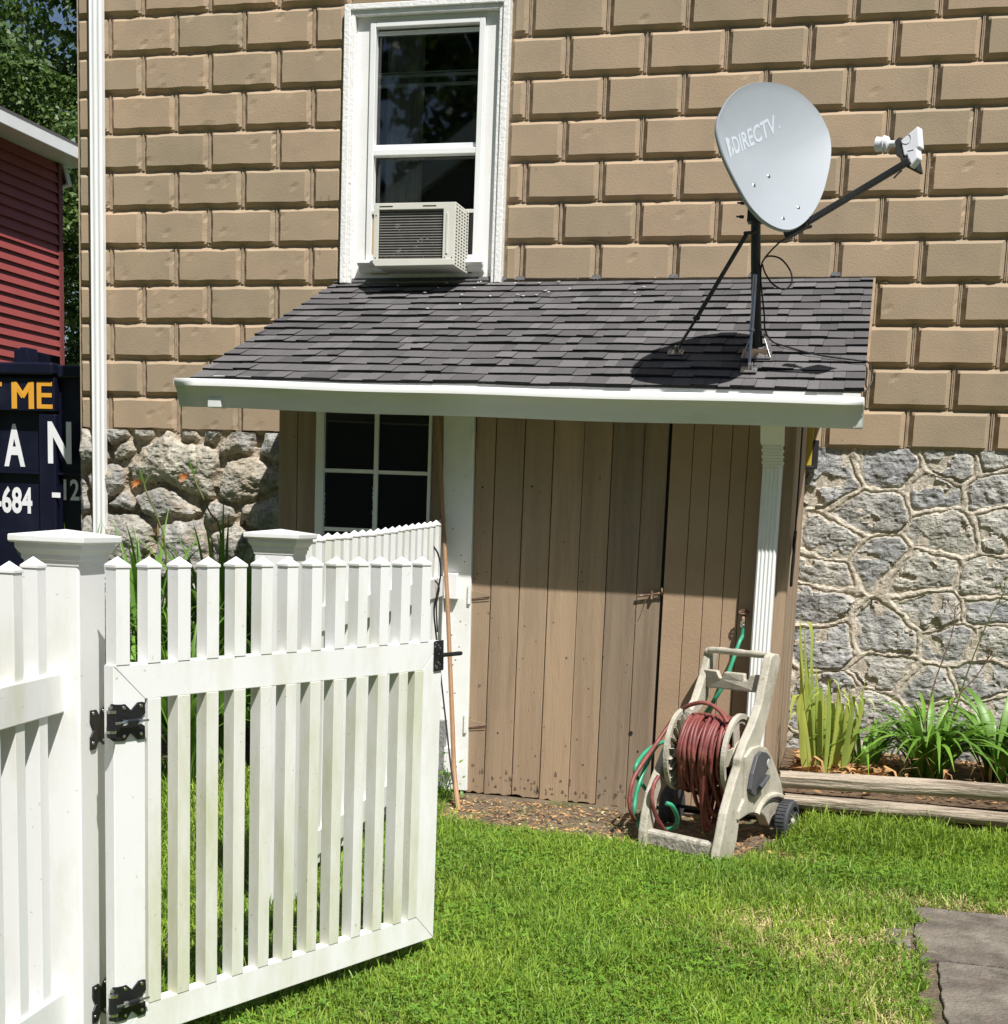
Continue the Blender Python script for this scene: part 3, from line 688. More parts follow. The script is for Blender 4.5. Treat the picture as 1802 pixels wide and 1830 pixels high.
# door boards
door = MB().box((0, 0, 0), (0, 0, 0))
seam_t = [68, 162, 290, 418, 552, 683, 818, 914]; seam_b = [30, 112, 235, 357, 487, 605, 742, 858]
sx = [ (cx(820+a/2.4724, 770)+cx(820+b_/2.4724, 1430))/2 for a, b_ in zip(seam_t, seam_b)]
dr = thing('x', (0, 0, 0), None, None); bpy.data.objects.remove(dr)
doorE = bpy.data.objects.new('door', None); doorE.empty_display_size = .1; link(doorE, shed); doorE.location = Vector((sx[0], YF, .04)) - shed.location
for i in range(7):
    zb0 = .026-.003*i*.9+random.uniform(-.004, .004)
    vboard('door_board', sx[i]+random.uniform(.001, .0022), sx[i+1]-random.uniform(.001, .0022), zb0, TOPZ-.045, YF+random.uniform(-.001, .001), YF+.024, parent=doorE, rag=True, bev=.003)
MB().box((sx[0], YF+.03, .05), (sx[-1], YF+.034, TOPZ-.04)).build('door_backing', DARK, doorE)
for _ in range(46):    # knots and nails
    x = random.uniform(sx[0]+.02, sx[-1]-.02); z = random.uniform(.1, 1.65); r_ = random.choice([.0022, .003, .0045])
    MB().lathe((x, YF-.0012, z), (0, -1, 0), [(r_, 0), (r_*.8, .0008)], 8).build('nail_head', RUST if random.random() < .6 else DARK, doorE)
hp = onY(820+760/2.4724, 740+1410/2.4724, YF-.002); MB().lathe((hp.x, YF-.0014, hp.z), (0, -1, 0), [(.010, 0), (.010, .0006)], 12).build('knot_hole', DARK, doorE)
scuff = mat('mud_splash', (.15, .11, .075), .85, .3, 30, .3, 80)
for _ in range(60):
    x = random.uniform(sx[0]+.03, sx[-1]-.03); z = .045+abs(random.gauss(0, .05)); w__ = random.uniform(.002, .008); h__ = random.uniform(.004, .02)
    MB().prism([(x-w__, YF-.0013, z), (x-w__*.3, YF-.0013, z-h__*.5), (x+w__, YF-.0013, z-h__*.1), (x+w__*.6, YF-.0013, z+h__*.6), (x-w__*.5, YF-.0013, z+h__)], (0, .0008, 0)).build('mud_splash', scuff, doorE)
# strap hinges
for (v, z_) in ((790, 0), (1055, 1), (1290, 1)):
    p = onY(848, v, YF)
    if v == 1290: p = onY(834, 1292, YF)
    if v == 1055: p = onY(841, 1062, YF)
    MB().box((p.x-.006, YF-.028, p.z-.045), (p.x+.007, YF-.016, p.z+.045)).build('hinge_knuckle', WHITE, doorE, bev=.002)
    if z_:
        h = MB(); L_ = .095; h.prism([(p.x+.008, YF-.006, p.z+.020), (p.x+L_, YF-.006, p.z+.004), (p.x+L_, YF-.006, p.z-.006), (p.x+.008, YF-.006, p.z-.020)], (0, .004, 0)); h.build('hinge_strap', BOARD, doorE, bev=.001)
        MB().tube([(p.x+.008, YF-.0075, p.z-.022), (p.x+L_, YF-.0075, p.z-.012)], .0014, 5).build('hinge_edge', RUST, doorE)
# latch bolt
a = onY(820+785/2.4724, 740+806/2.4724, YF-.014); b_ = onY(820+893/2.4724, 740+792/2.4724, YF-.014)
lt = MB(); lt.tube([a, b_], .005, 8); lt.box((a.x+.066, YF-.022, a.z-.008), (a.x+.075, YF, a.z+.030)); lt.tube([(b_.x+.004, YF-.006, b_.z-.01), (b_.x+.006, YF-.02, b_.z+.006), (b_.x+.003, YF-.01, b_.z+.024)], .004, 6, 3)
lt.tube([(a.x+.045, YF-.015, a.z-.004), (a.x+.04, YF-.017, a.z-.03), (a.x+.02, YF-.012, a.z-.085)], .0016, 5, 3)
lt.build('latch_bolt', RUST, doorE, smooth=True)
lt = onY(1035, 1040, YF-.006); MB().tube([lt, lt+Vector((.022, -.004, .002))], .0016, 5).build('nail', RUST, doorE)
# panel right of the door (bead board)
xg0 = sx[-1]+.012; xg1 = XSR-.05
pn = MB(); seams = [xg0, cx(1222, 1100), cx(1255, 1100), cx(1290, 1100), cx(1325, 1000), xg1]
for i in range(len(seams)-1):
    pn.tone = .5; pn.box((seams[i]+.0012, YF-.004+.001*(i % 2), ZB), (seams[i+1]-.0012, YF+.020, TOPZ-.03))
pn.build('bead_board_panel', BOARD2, shed, bev=.0022)
MB().box((sx[0], YF+.0, TOPZ-.042), (xg1, YF+.03, TOPZ+.02)).build('dark_eave_gap', DARK, shed)  # near-black strip standing in for the shaded gap above the door
# near-black strip painting the shade inside the gap beside the door
MB().box((sx[-1]+.0015, YF+.01, .04), (xg0-.001, YF+.02, TOPZ-.05)).build('door_gap', DARK, shed)
vboard('corner_post', xg1, XSR, ZB-.02, TOPZ, YF-.012, YF+.07, tone=.55)
# side wall facing right
roofz = lambda y: zb_+(zt_-zb_)*(y-YE)/(0-YE)-.05
for i in range(8):
    y0 = YF+.071+(.0-YF-.075)*i/8; y1 = YF+.071+(.0-YF-.075)*(i+1)/8-.002
    b = MB(); b.tone = random.random(); b.box((XSR-.024, y0, .02), (XSR-.002+.001*(i % 2), y1, roofz(y0))); b.build('side_board', BOARD, shed, bev=.002)
for i in range(3):
    y0 = YF+.03+(.0-YF-.03)*i/3; y1 = YF+.03+(.0-YF-.03)*(i+1)/3-.002
    b = MB(); b.tone = random.random(); b.box((XSL, y0, .02), (XSL+.022, y1, roofz(y0))); b.build('side_board', BOARD, shed, bev=.002)
# --- shed downspout
def dsx(u, v): return onY(u, v, -1.15)
t0 = dsx(1381, 835); b0_ = dsx(1352, 1262); wdt = (dsx(1398, 840).x-dsx(1363, 840).x)/2
dd = MB(); zlow = .10; sl_dx = (b0_.x-t0.x)/(b0_.z-t0.z)
xl = t0.x + sl_dx*(zlow-t0.z)
def fl_pipe(mb, xc0, z0, xc1, z1, hw, ya, yb):
    fluted(mb, xc0-hw, xc0+hw, ya, yb, z0, z1, 4, xc1-xc0)
fl_pipe(dd, xl, zlow, t0.x, t0.z, wdt, -1.165, -1.085)
for i in range(8):    # crimped elbow
    z = t0.z+.012*i; r_ = .004*(i % 2); dd.box((t0.x-wdt-r_, -1.167-i*.013-r_, z), (t0.x+wdt+r_, -1.087-i*.013+r_, z+.0115))
zt2 = t0.z+.096
dd.prism([(t0.x-wdt-.007, -1.275, zt2-.006), (t0.x-wdt-.007, -1.185, zt2-.006), (t0.x-wdt-.007, -1.27, zt2+.13), (t0.x-wdt-.007, -1.37, zt2+.13)], (wdt*2+.012, 0, 0))
dd.prism([(t0.x-wdt-.003, -1.35, zt2+.12), (t0.x-wdt-.003, -1.29, zt2+.12), (t0.x-wdt-.003, -1.34, gl1.z-.105), (t0.x-wdt-.003, -1.39, gl1.z-.105)], (wdt*2, 0, 0))
dd.build('shed_downspout', ALU, shed, bev=.002)
# wire stub + black cord on the side wall
# tap
tp = onY(1329, 1107, YF-.05)
tap = MB(); tap.tube([(tp.x-.005, YF, tp.z+.012), (tp.x-.003, YF-.03, tp.z+.012), (tp.x, YF-.052, tp.z+.006), (tp.x, YF-.055, tp.z-.012)], .010, 10, 3)
tap.lathe((tp.x, YF-.045, tp.z+.010), (0, -.2, 1), [(.006, 0), (.006, .018), (.004, .020)], 10)
for k in range(12):
    a = k*math.pi/6; tap.lathe((tp.x+.019*math.cos(a), YF-.052+.012*math.sin(a)*.6, tp.z+.032+.008*math.sin(a)), (0, 0, 1), [(.004, -.003), (.0055, 0), (.004, .003)], 6)
tap.tube([(tp.x-.018, YF-.052, tp.z+.032), (tp.x+.018, YF-.052, tp.z+.032)], .003, 6); tap.tube([(tp.x, YF-.052, tp.z+.02), (tp.x, YF-.052, tp.z+.045)], .003, 6)
tap.build('tap', RUST, shed, smooth=True)
cp_ = MB(); cp_.lathe((tp.x, YF-.055, tp.z-.034), (0, 0, 1), [(.011, 0), (.0125, .003), (.0125, .012), (.010, .014), (.0115, .018), (.0115, .026), (.009, .028)], 8); cp_.build('hose_coupling', NICKEL, shed)

# ================================================================== SATELLITE DISH
az, el, ti = math.radians(50), math.radians(21), math.radians(31)
dn = Vector((math.sin(az)*math.cos(el), -math.cos(az)*math.cos(el), math.sin(el)))
dh = Vector((math.cos(az), math.sin(az), 0)); du = dn.cross(dh); du = du if du.z > 0 else -du
dL = dh*math.cos(ti)+du*math.sin(ti); dS = -dh*math.sin(ti)+du*math.cos(ti)
DC = onY(1384, 281, -1.46)
def onD(u, v): return onPlane(u, v, DC, dn)
def roof_at(u, v):
    P0 = roofpt(.5, .5); return onPlane(u, v, P0+NRM*.012, NRM)
MBASE = roof_at(1353, 634)
sat = thing('satellite_dish', MBASE, 'grey oval satellite dish with white lettering on a strutted mast over the shed roof', 'satellite dish')
o_px = [(170,450),(178,385),(200,330),(235,260),(280,205),(335,160),(400,130),(460,116),(520,113),(590,119),(650,132),(720,160),(780,197),(835,245),(880,292),(920,345),(950,400),(978,460),(994,520),(1002,590),(1000,650),(990,730),(975,800),(955,880),(930,950),(898,1020),(860,1080),(820,1125),(780,1158),(740,1180),(700,1192),(650,1190),(600,1175),(550,1150),(500,1115),(460,1075),(420,1030),(380,970),(340,900),(305,835),(270,765),(240,700),(210,625),(190,560),(177,505)]
rim = [onD(1240+x/4.0955, 120+y/4.0955) for x, y in o_px]
rim = catmull(rim, 3, True); cen = sum(rim, Vector())/len(rim)
def dsurf(p, lift=0.0):       # drop a point of the rim plane onto the bowl
    d = p-cen; x, y = d.dot(dL), d.dot(dS); r = 0; Q = [((q-cen).dot(dL), (q-cen).dot(dS)) for q in rim]
    for i in range(len(Q)):
        (ax_, ay_), (bx_, by_) = Q[i-1], Q[i]; det = ax_*by_-ay_*bx_
        if abs(det) < 1e-12: continue
        s_, t_ = (x*by_-y*bx_)/det, (ax_*y-ay_*x)/det
        if s_ >= -1e-6 and t_ >= -1e-6: r = (s_+t_)/.978; break
    return p-dn*(.062*(1-min(1, r)**2))+dn*lift
db = MB(); n = len(rim); rings = 14; vs = []; fs = []
for k in range(rings+1):
    r = k/rings
    for q in rim: vs.append(cen+(q-cen)*r*.978 - dn*.062*(1-(r)**2))
prev = rings
lipv = [(1.0, .004), (1.008, .001), (1.010, -.006), (1.004, -.012), (.99, -.012)]
for (r, h) in lipv:
    for q in rim: vs.append(cen+(q-cen)*r+dn*h)
for k in range(rings, -1, -1):
    r = k/rings
    for q in rim: vs.append(cen+(q-cen)*r*.975 - dn*(.062*(1-r**2)+.006))
tot = len(vs)//n
for k in range(tot-1):
    for i in range(n): fs.append((k*n+i, k*n+(i+1) % n, (k+1)*n+(i+1) % n, (k+1)*n+i))
db.add(vs, fs); dob = db.build('reflector', DISHM, sat, smooth=True, sharp=60)
# lettering
def put_text(txt, p_start, p_end, p_top, m, nm, parent, surf=None, bold=.0):
    uv, fs, asp = text_mesh(txt, bold, surf is not None); ex = p_end-p_start; ey = p_top-p_start
    b = MB(); b.add([(surf(p_start+ex*a+ey*c) if surf else p_start+ex*a+ey*c) for a, c in uv], fs); o = b.build(nm, m, parent)
    s = o.modifiers.new('s', 'SOLIDIFY'); s.thickness = .0005; s.offset = 0; return o
L0 = onD(1240+358/4.0955, 120+598/4.0955); L1 = onD(1240+676/4.0955, 120+425/4.0955); LT = onD(1240+322/4.0955, 120+500/4.0955)
surf = lambda p: dsurf(p, .0008)
put_text('DIRECTV', L0, L1, L0+(LT-L0)*1.22, DISHT, 'lettering', sat, surf, .02)
# round D emblem before the word
E0 = onD(1240+290/4.0955, 120+645/4.0955); E1 = onD(1240+345/4.0955, 120+605/4.0955); ET = onD(1240+258/4.0955, 120+515/4.0955)
ex, ey = E1-E0, ET-E0; ey = ey*1.12
em = MB(); pts = [(0, 0), (.0, 1), (.40, .97), (.75, .80), (.52, .62), (.60, .45), (.42, .30), (.5, .1), (.2, .0)]
em.add([surf(E0+ex*a+ey*b) for a, b in pts]+[surf(E0+ex*.3+ey*.5)], [(i, (i+1) % 9, 9) for i in range(9)])
pts = [(.62, .0), (.98, .12), (1.12, .30), (.86, .42), (.74, .25)]
em.add([surf(E0+ex*a+ey*b) for a, b in pts], [(0, 1, 2, 3, 4)])
em.build('emblem', DISHT, sat)
put_text('.', onD(1240+682/4.0955, 120+403/4.0955), onD(1240+692/4.0955, 120+396/4.0955), onD(1240+679/4.0955, 120+388/4.0955), DISHT, 'lettering', sat, surf)
for (x, y) in ((628,738),(500,818),(795,1008),(680,1090)):
    p = dsurf(onD(1240+x/4.0955, 120+y/4.0955)); MB().lathe(p, dn, [(.0095, -.002), (.0095, .0012), (.007, .0035), (.003, .0042)], 12).build('bolt', NICKEL, sat, smooth=True)
# mast and bracket
MT = onY(1350, 398, MBASE.y-.06); MTOP = MT+Vector((-.003, -.01, .10))
ms = MB(); ms.tube([MBASE+Vector((.004, 0, .03)), MBASE.lerp(MT, .25), MBASE.lerp(MT, .7), MTOP], .0205, 20); ms.build('mast', STEELD, sat, smooth=True)
ms = MB(); ms.lathe(MBASE.lerp(MT, .50), MT-MBASE, [(.0215, 0), (.0235, .001), (.0235, .010), (.0215, .011)], 20); ms.lathe(MBASE.lerp(MT, .62), MT-MBASE, [(.0215, 0), (.023, .001), (.023, .006), (.0215, .007)], 20); ms.build('mast_clamp', STEELD, sat)
BC = cen - dn*.10
br = MB(); br.obox(BC+dS*-.06, dL*.055, dS*.10, dn*.006); br.obox(BC-dn*.035+dS*-.05, dL*.006, dS*.085, dn*.04); br.obox(BC-dn*.035+dS*-.05+dL*.07, dL*.006, dS*.075, dn*.04)
br.tube([BC-dn*.02, MTOP], .026, 12); br.obox(MT+Vector((0, 0, .05)), (.032, 0, 0), (0, .034, 0), (0, 0, .05))
for dx in (-.036, .036):
    for dz in (.02, .075): br.lathe(MT+Vector((dx*1.2-.004, -.02, dz)), (1 if dx > 0 else -1, -.4, 0), [(.007, 0), (.007, .018), (.004, .019), (.004, .032)], 6)
br.build('mount_bracket', STEELD, sat, bev=.0015)
# feed arm
A0 = onY(1408, 418, -1.38); A1 = onY(1618, 292, -1.54)
ad = (A1-A0).normalized(); au = ad.cross(Vector((0, 0, 1))).normalized(); aw = au.cross(ad)
am = MB(); am.obox((A0+A1)/2+ad*.02, ad*((A1-A0).length/2), au*.011, aw*.0115); am.build('feed_arm', STEELD, sat, bev=.003)
am = MB(); am.obox(A0+ad*.04, ad*.05, au*.016, aw*.018); am.tube([A0+ad*.02, cen-dS*.30-dn*.03], .010, 8)
for k in (.01, .04, .07): am.lathe(A0+ad*k-au*.016, -au, [(.0055, 0), (.0055, .006)], 6)
am.build('arm_bracket', STEELD, sat, bev=.0015)
# receiver head: white plate in front, dark box behind, horn toward the dish
hd = A1
def hv(u, v, dy=0): return onY(u, v, -1.54+dy)
px = lambda x, y: (1240+x/4.0955, 120+y/4.0955)
face = [hv(*px(x, y)) for x, y in ((1515,535),(1640,428),(1652,580),(1632,592),(1640,660),(1580,730),(1562,640),(1540,650))]
hb = MB(); hb.prism(face, (.02, .028, -.004)); hb.build('receiver_cover', LNBW, sat, bev=.004)
face = [hv(*px(x, y), .004) for x, y in ((1468,540),(1508,505),(1560,640),(1580,728),(1558,735),(1515,690),(1505,655),(1482,650))]
hb = MB(); hb.prism(face, (.055, .075, -.01)); hb.build('receiver_body', RUBBER, sat, bev=.003)
c0 = hv(*px(1480, 560), .03); c1 = hv(*px(1355, 563), .05); hx = (c1-c0).normalized(); Lh = (c1-c0).length
hb = MB(); hb.lathe(c0, hx, [(.012, 0), (.012, Lh*.35), (.026, Lh*.45), (.028, Lh*.55), (.026, Lh*.62), (.031, Lh*.64), (.031, Lh*.70), (.024, Lh*.74), (.027, Lh*1.12), (.024, Lh*1.15), (.020, Lh*1.10)], 20); hb.build('feed_horn', LNBW, sat, smooth=True)
hb = MB(); hb.tube([hv(*px(1525, 755)), hv(*px(1500, 775)), hv(*px(1465, 812))], .0035, 8, 3); hb.build('cable_stub', RUBBER, sat)
hb = MB(); 
e_ = [hv(*px(1552+40*math.cos(a), 520+40*math.sin(a)), -.0012) for a in np.linspace(-1.2, 2.4, 12)]
hb.tube(e_, .001, 4); hb.tube([hv(*px(1568, 610), -.0012), hv(*px(1612, 600), -.0012)], .0012, 4); hb.build('cover_marking', mat('grey_print', (.45, .47, .52), .6, .1, 9), sat)
# struts
S1 = roof_at(1208, 631); S2 = roof_at(1339, 662)
MBt = MT+Vector((-.03, -.015, -.045))
s1 = MB(); mid = S1.lerp(MBt, .30); s1.tube([S1+Vector((0, 0, .006)), mid], .0062, 10); s1.tube([mid, MBt], .0095, 10); s1.lathe(mid, MBt-S1, [(.0135, -.006), (.0135, .008)], 8); s1.lathe(mid+Vector((-.015, 0, 0)), (1, 0, 0), [(.006, 0), (.006, .03)], 6); s1.lathe(MBt+Vector((-.012, 0, 0)), (1, -.3, 0), [(.008, 0), (.008, .05)], 6); s1.build('strut', STEELD, sat, smooth=True)
M2 = MBASE.lerp(MT, .60)+Vector((.0, -.034, 0)); s1 = MB(); mid = S2.lerp(M2, .42); s1.tube([S2+Vector((0, 0, .006)), mid], .0062, 10); s1.tube([mid, M2], .009, 10); s1.lathe(mid, M2-S2, [(.013, -.004), (.013, .004)], 8); s1.build('strut', GALV, sat, smooth=True)
def foot(P, r):
    f = MB(); u = (roofpt(.6, .5)-roofpt(.5, .5)).normalized(); w_ = NRM.cross(u)
    f.obox(P+NRM*.003, u*r, w_*r*.8, NRM*.0025)
    f.obox(P+NRM*.018, u*.004, w_*.012, NRM*.014); f.obox(P+NRM*.018+u*.012, u*.0025, w_*.012, NRM*.014)
    for a, c in ((-.7, -.6), (.7, -.6), (.7, .6), (-.7, .6)): f.lathe(P+NRM*.0055+u*a*r+w_*c*r*.8, NRM, [(.006, 0), (.005, .005)], 6)
    f.build('foot_plate', GALV if r > .03 else STEELD, sat, bev=.0008)
foot(S1, .034); foot(S2, .034)
u = (roofpt(.6, .5)-roofpt(.5, .5)).normalized(); w_ = NRM.cross(u)
f = MB(); f.obox(MBASE+NRM*.004, u*.062, w_*.055, NRM*.003)
for sgn in (-1, 1):
    f.prism([MBASE+NRM*.007+u*sgn*.060-w_*.050, MBASE+NRM*.007+u*sgn*.060+w_*.050, MBASE+NRM*.007+u*sgn*.022+w_*.02+Vector((0, 0, .085)), MBASE+NRM*.007+u*sgn*.022-w_*.02+Vector((0, 0, .085))], u*.003)
for a, c in ((-.8, -.8), (.8, -.8), (.8, .8), (-.8, .8), (0, -.8)): f.lathe(MBASE+NRM*.006+u*a*.055+w_*c*.05, NRM, [(.006, 0), (.006, .006), (.004, .008)], 6)
f.build('base_plate', GALV, sat, bev=.001)
# coax cable: from the arm, down the mast with a loop, over the roof to the gutter end
cb = MB(); yM = MBASE.y-.04
cpts = [onY(1418, 420, -1.38), onY(1395, 432, -1.32), onY(1372, 455, -1.2), onY(1362, 470, yM-.02), onY(1372, 458, yM-.03), onY(1395, 462, yM-.04), onY(1413, 484, yM-.04), onY(1415, 505, yM-.04), onY(1402, 517, yM-.04), onY(1382, 508, yM-.03), onY(1368, 488, yM-.02), onY(1362, 472, yM-.01), onY(1360, 500, yM), onY(1366, 560, yM), onY(1368, 590, yM)]
cpts += [roof_at(u_, v_)+NRM*.006 for u_, v_ in ((1380, 612), (1400, 620), (1450, 634), (1490, 641), (1530, 646), (1552, 650))]
cpts += [onY(1558, 665, -1.30), onY(1559, 680, -1.34), onY(1552, 694, -1.37), onY(1544, 702, -1.39)]
cb.tube(cpts, .0036, 7, 6); cb.build('cable', RUBBER, sat, smooth=True)

# ================================================================== FENCE, POSTS, GATE
fa_ = math.radians(93.5); FU = Vector((math.cos(fa_), math.sin(fa_), 0)); FV = Vector((math.sin(fa_), -math.cos(fa_), 0))  # along, outward (+x)
def picket(P, u, v, z0, z1, m, parent, w=.0185, nm='picket'):
    b = MB(); P = Vector(P)
    b.obox(Vector((P.x, P.y, (z0+z1)/2)), u*w, v*w, Vector((0, 0, (z1-z0)/2)))
    c = w+.0022; b.obox(Vector((P.x, P.y, z1+.002)), u*c, v*c, Vector((0, 0, .003)))
    q = [Vector((P.x, P.y, z1+.005))+u*a*c+v*b_*c for a, b_ in ((-1,-1),(1,-1),(1,1),(-1,1))]
    b.add(q+[Vector((P.x, P.y, z1+.024))], [(0, 1, 4), (1, 2, 4), (2, 3, 4), (3, 0, 4)])
    return b.build(nm, m, parent, bev=.0008)
def post(N, parent, zt=1.165):
    """N: the near right corner; post 127 mm square"""
    c = Vector((N[0], N[1], 0))+FU*.0635-FV*.0635; b = MB()
    b.obox(c+Vector((0, 0, (zt+.03)/2)), FU*.0635, FV*.0635, Vector((0, 0, (zt+.03)/2))); b.build('post', VINYL, parent, bev=.005)
    k = MB(); vs = []; fs = []
    prof = [(.0650, zt-.002), (.0665, zt+.010), (.070, zt+.012), (.0700, zt+.022), (.074, zt+.026), (.080, zt+.036), (.080, zt+.047), (.088, zt+.048), (.0905, zt+.051), (.0905, zt+.063), (.089, zt+.065)]
    for (r, z) in prof:
        for a, b_ in ((-1,-1),(1,-1),(1,1),(-1,1)): vs.append(c+FU*a*r+FV*b_*r+Vector((0, 0, z)))
    for i in range(len(prof)-1):
        for j in range(4): fs.append((i*4+j, i*4+(j+1) % 4, (i+1)*4+(j+1) % 4, (i+1)*4+j))
    i = len(prof)-1; vs.append(c+Vector((0, 0, zt+.078)))
    fs += [(i*4+j, i*4+(j+1) % 4, len(vs)-1) for j in range(4)]; fs.append((0, 3, 2, 1))
    k.add(vs, fs); k.build('post_cap', VINYL, parent, bev=.0012)
    return c
N1 = (2.5246, -4.5109); N2 = (2.4605, -3.1741)
# near fence, running toward the viewer from the hinge post
f1 = thing('picket_fence', (N1[0], N1[1], 0), 'white vinyl fence section at the left edge ending in the hinge post', 'fence', 'white vinyl picket fencing')
c1 = post(N1, f1)
mid = c1 - FU*.0635
for i in range(13):
    P = mid - FU*(.078+.0962*i+.0) ; s_ = .078+.0962*i
    zt = 1.168-.030*min(1, s_/.45)-.012*min(1, s_/1.0)
    picket(P, FU, FV, .07, zt, VINYL, f1, .0185)
for (z0, z1, sl) in ((.838, .928, .05), (.10, .19, 0)):
    b = MB(); a = mid+FU*.01; e = mid-FU*1.32
    prf = [a+FV*.026+Vector((0, 0, z0)), a-FV*.026+Vector((0, 0, z0)), a-FV*.026+Vector((0, 0, z1)), a+FV*.026+Vector((0, 0, z1))]
    b.prism(prf, e-a+Vector((0, 0, -.02))); b.build('rail', VINYL, f1, bev=.003)
# far fence between the latch post and the shed
f2 = thing('picket_fence', (N2[0], N2[1], 0), 'white vinyl fence section rising from the latch post to the shed', 'fence', 'white vinyl picket fencing')
c2 = post(N2, f2)
st2 = c2 + FU*.0635 + FV*0; L2 = 2.00
tops = [1.222,1.223,1.226,1.230,1.232,1.233,1.239,1.241,1.242,1.246,1.250,1.253,1.258,1.262,1.266,1.270,1.273,1.277,1.283,1.290]
d2 = (Vector((2.30, -1.03, 0))-st2).normalized(); v2_ = Vector((d2.y, -d2.x, 0))
for i in range(20):
    P = st2 + d2*(.10+.0978*i); picket(P, d2, v2_, .07, tops[i]-.024, VINYL, f2, .0185)
for (z0, z1, r_) in ((.885, .975, .055), (.10, .19, .03)):
    b = MB(); a = st2-d2*.01; e = st2+d2*(L2-.03)
    b.prism([a+v2_*.026+Vector((0, 0, z0)), a-v2_*.026+Vector((0, 0, z0)), a-v2_*.026+Vector((0, 0, z1)), a+v2_*.026+Vector((0, 0, z1))], e-a+Vector((0, 0, r_))); b.build('rail', VINYL, f2, bev=.003)
    # bracket on the shed post
    q = e+Vector((0, 0, r_)); bq = MB(); bq.box((q.x-.05, YF-.05, q.z+z0-.014), (q.x+.085, YF-.019, q.z+z1+.014)); bq.build('rail_bracket', VINYL, f2, bev=.003)
# gate, swung a little open
G0 = Vector((2.6121, -4.5167, 0)); ga = math.radians(68.15); GU = Vector((math.cos(ga), math.sin(ga), 0)); GV = Vector((math.sin(ga), -math.cos(ga), 0))
gate = thing('gate', G0, 'white vinyl picket gate hanging open on black butterfly hinges', 'gate')
GW = 1.152; gt_ = .034; zt, zb = .951, .070; rb = .870; bb = .150
def gpnt(s, d, z): return G0 + GU*s - GV*d + Vector((0, 0, z))
def gprism(nm, poly, m=VINYL, d0=0.0, d1=gt_, bev=.002):
    b = MB(); b.prism([gpnt(s, d0, z) for s, z in poly], -GV*(d1-d0)); return b.build(nm, m, gate, bev=bev)
gprism('top_rail', [(0.0005, zt), (GW-.0005, zt), (GW-.084, rb), (.088, rb)])
gprism('bottom_rail', [(.0005, zb), (.088, bb), (GW-.084, bb), (GW-.0005, zb)])
gprism('stile', [(0, zb+.0012), (0, zt-.0012), (.0875, rb+.0), (.0875, bb)])
gprism('stile', [(GW, zb+.0012), (GW-.0835, bb), (GW-.0835, rb), (GW, zt-.0012)])
for i in range(13):
    s = .026+.0871*i; P = gpnt(s, gt_/2, 0)
    picket(P, GU, GV, zt, 1.166, VINYL, gate)
for i in range(1, 13):
    s = .026+.0871*i
    if s+.019 > GW-.084: P = gpnt(s-.02, gt_/2, 0)
    else: P = gpnt(s, gt_/2, 0)
    b = MB(); b.obox(Vector((P.x, P.y, (bb+rb)/2)), GU*.0185, GV*.0185, Vector((0, 0, (rb-bb)/2))); b.build('picket', VINYLM, gate, bev=.001)
# hinges (shapes measured on the gate face and on the post face)
hx_ = lambda x, y: (130+x/10.011, 1220+y/10.011)
def ongate(x, y, d=0.0): return onPlane(*hx_(x, y), gpnt(0, d, 0), GV)
def onpost(x, y, d=0.0): return onPlane(*hx_(x, y), Vector((N1[0], N1[1], 0))+FV*d, FV)
for dz in (0, -.652):
    off = Vector((0, 0, dz)); hinge = None
    b = MB(); b.prism([ongate(x, y, -.0005)+off for x, y in ((632,450),(682,378),(760,392),(860,392),(922,382),(1030,492),(1072,440),(1150,350),(1225,340),(1275,350),(1284,545),(1222,612),(1222,735),(1275,770),(1282,1000),(1150,1022),(1095,960),(1030,900),(1000,925),(925,1040),(860,1048),(720,1052),(660,1015),(632,990))], GV*.004)
    hinge = b.build('hinge', BLACKM, gate, bev=.0008); hinge.location = (0, 0, 0)
    b = MB(); b.prism([onpost(x, y, .0005)+off for x, y in ((302,500),(400,482),(440,560),(468,575),(530,450),(600,412),(600,1060),(545,1108),(495,1060),(458,1018),(425,1090),(392,1185),(318,1212),(300,1180),(302,980),(358,850),(330,790),(300,715))], FV*.004); b.build('post_leaf', BLACKM, hinge, bev=.0008)
    p0 = ongate(690, 520, -.012)+off; p1 = ongate(690, 985, -.012)+off
    p0 = Vector((p1.x, p1.y, p0.z)); b = MB(); b.tube([p0, p1], .0100, 14); b.build('knuckle', BLACKM, hinge, smooth=True)
    b = MB(); b.obox(ongate(700, 745, -.010)+off, GU*.008, GV*.006, Vector((0, 0, .026))); b.build('spring_box', BLACKM, hinge, bev=.001)
    for y in (525, 885): 
        b = MB(); q = ongate(690, y, -.012)+off; b.lathe(q, (0, 0, 1), [(.0112, -.003), (.0112, .003)], 14); b.build('collar', NICKEL, hinge, smooth=True)
    a = ongate(750, 735, -.020)+off; e = ongate(1355, 668, -.020)+off; dd_ = (e-a)
    b = MB(); b.tube([a, e], .0030, 10); b.build('adjusting_bolt', NICKEL, hinge, smooth=True)
    b = MB(); b.tube([a+dd_*.30, a+dd_*.72], .0062, 12); b.build('sleeve', BLACKM, hinge, smooth=True)
    for t in (.22, .67): b = MB(); b.tube([a+dd_*t, a+dd_*(t+.12)], .0068, 6); b.build('hex_nut', NICKEL, hinge)
    for x, y in ((680,450),(915,455),(1220,412),(1220,912),(915,962)):
        b = MB(); b.lathe(ongate(x, y, -.0048)+off, GV, [(.0048, -.0005), (.0042, .0018), (.0018, .0026)], 10); b.build('screw', NICKEL, hinge, smooth=True)
    for x, y in ((368,552),(548,500),(365,1080),(548,1020)):
        b = MB(); b.lathe(onpost(x, y, .0048)+off, FV, [(.0045, -.0005), (.004, .0018), (.0018, .0026)], 10); b.build('screw', NICKEL, hinge, smooth=True)
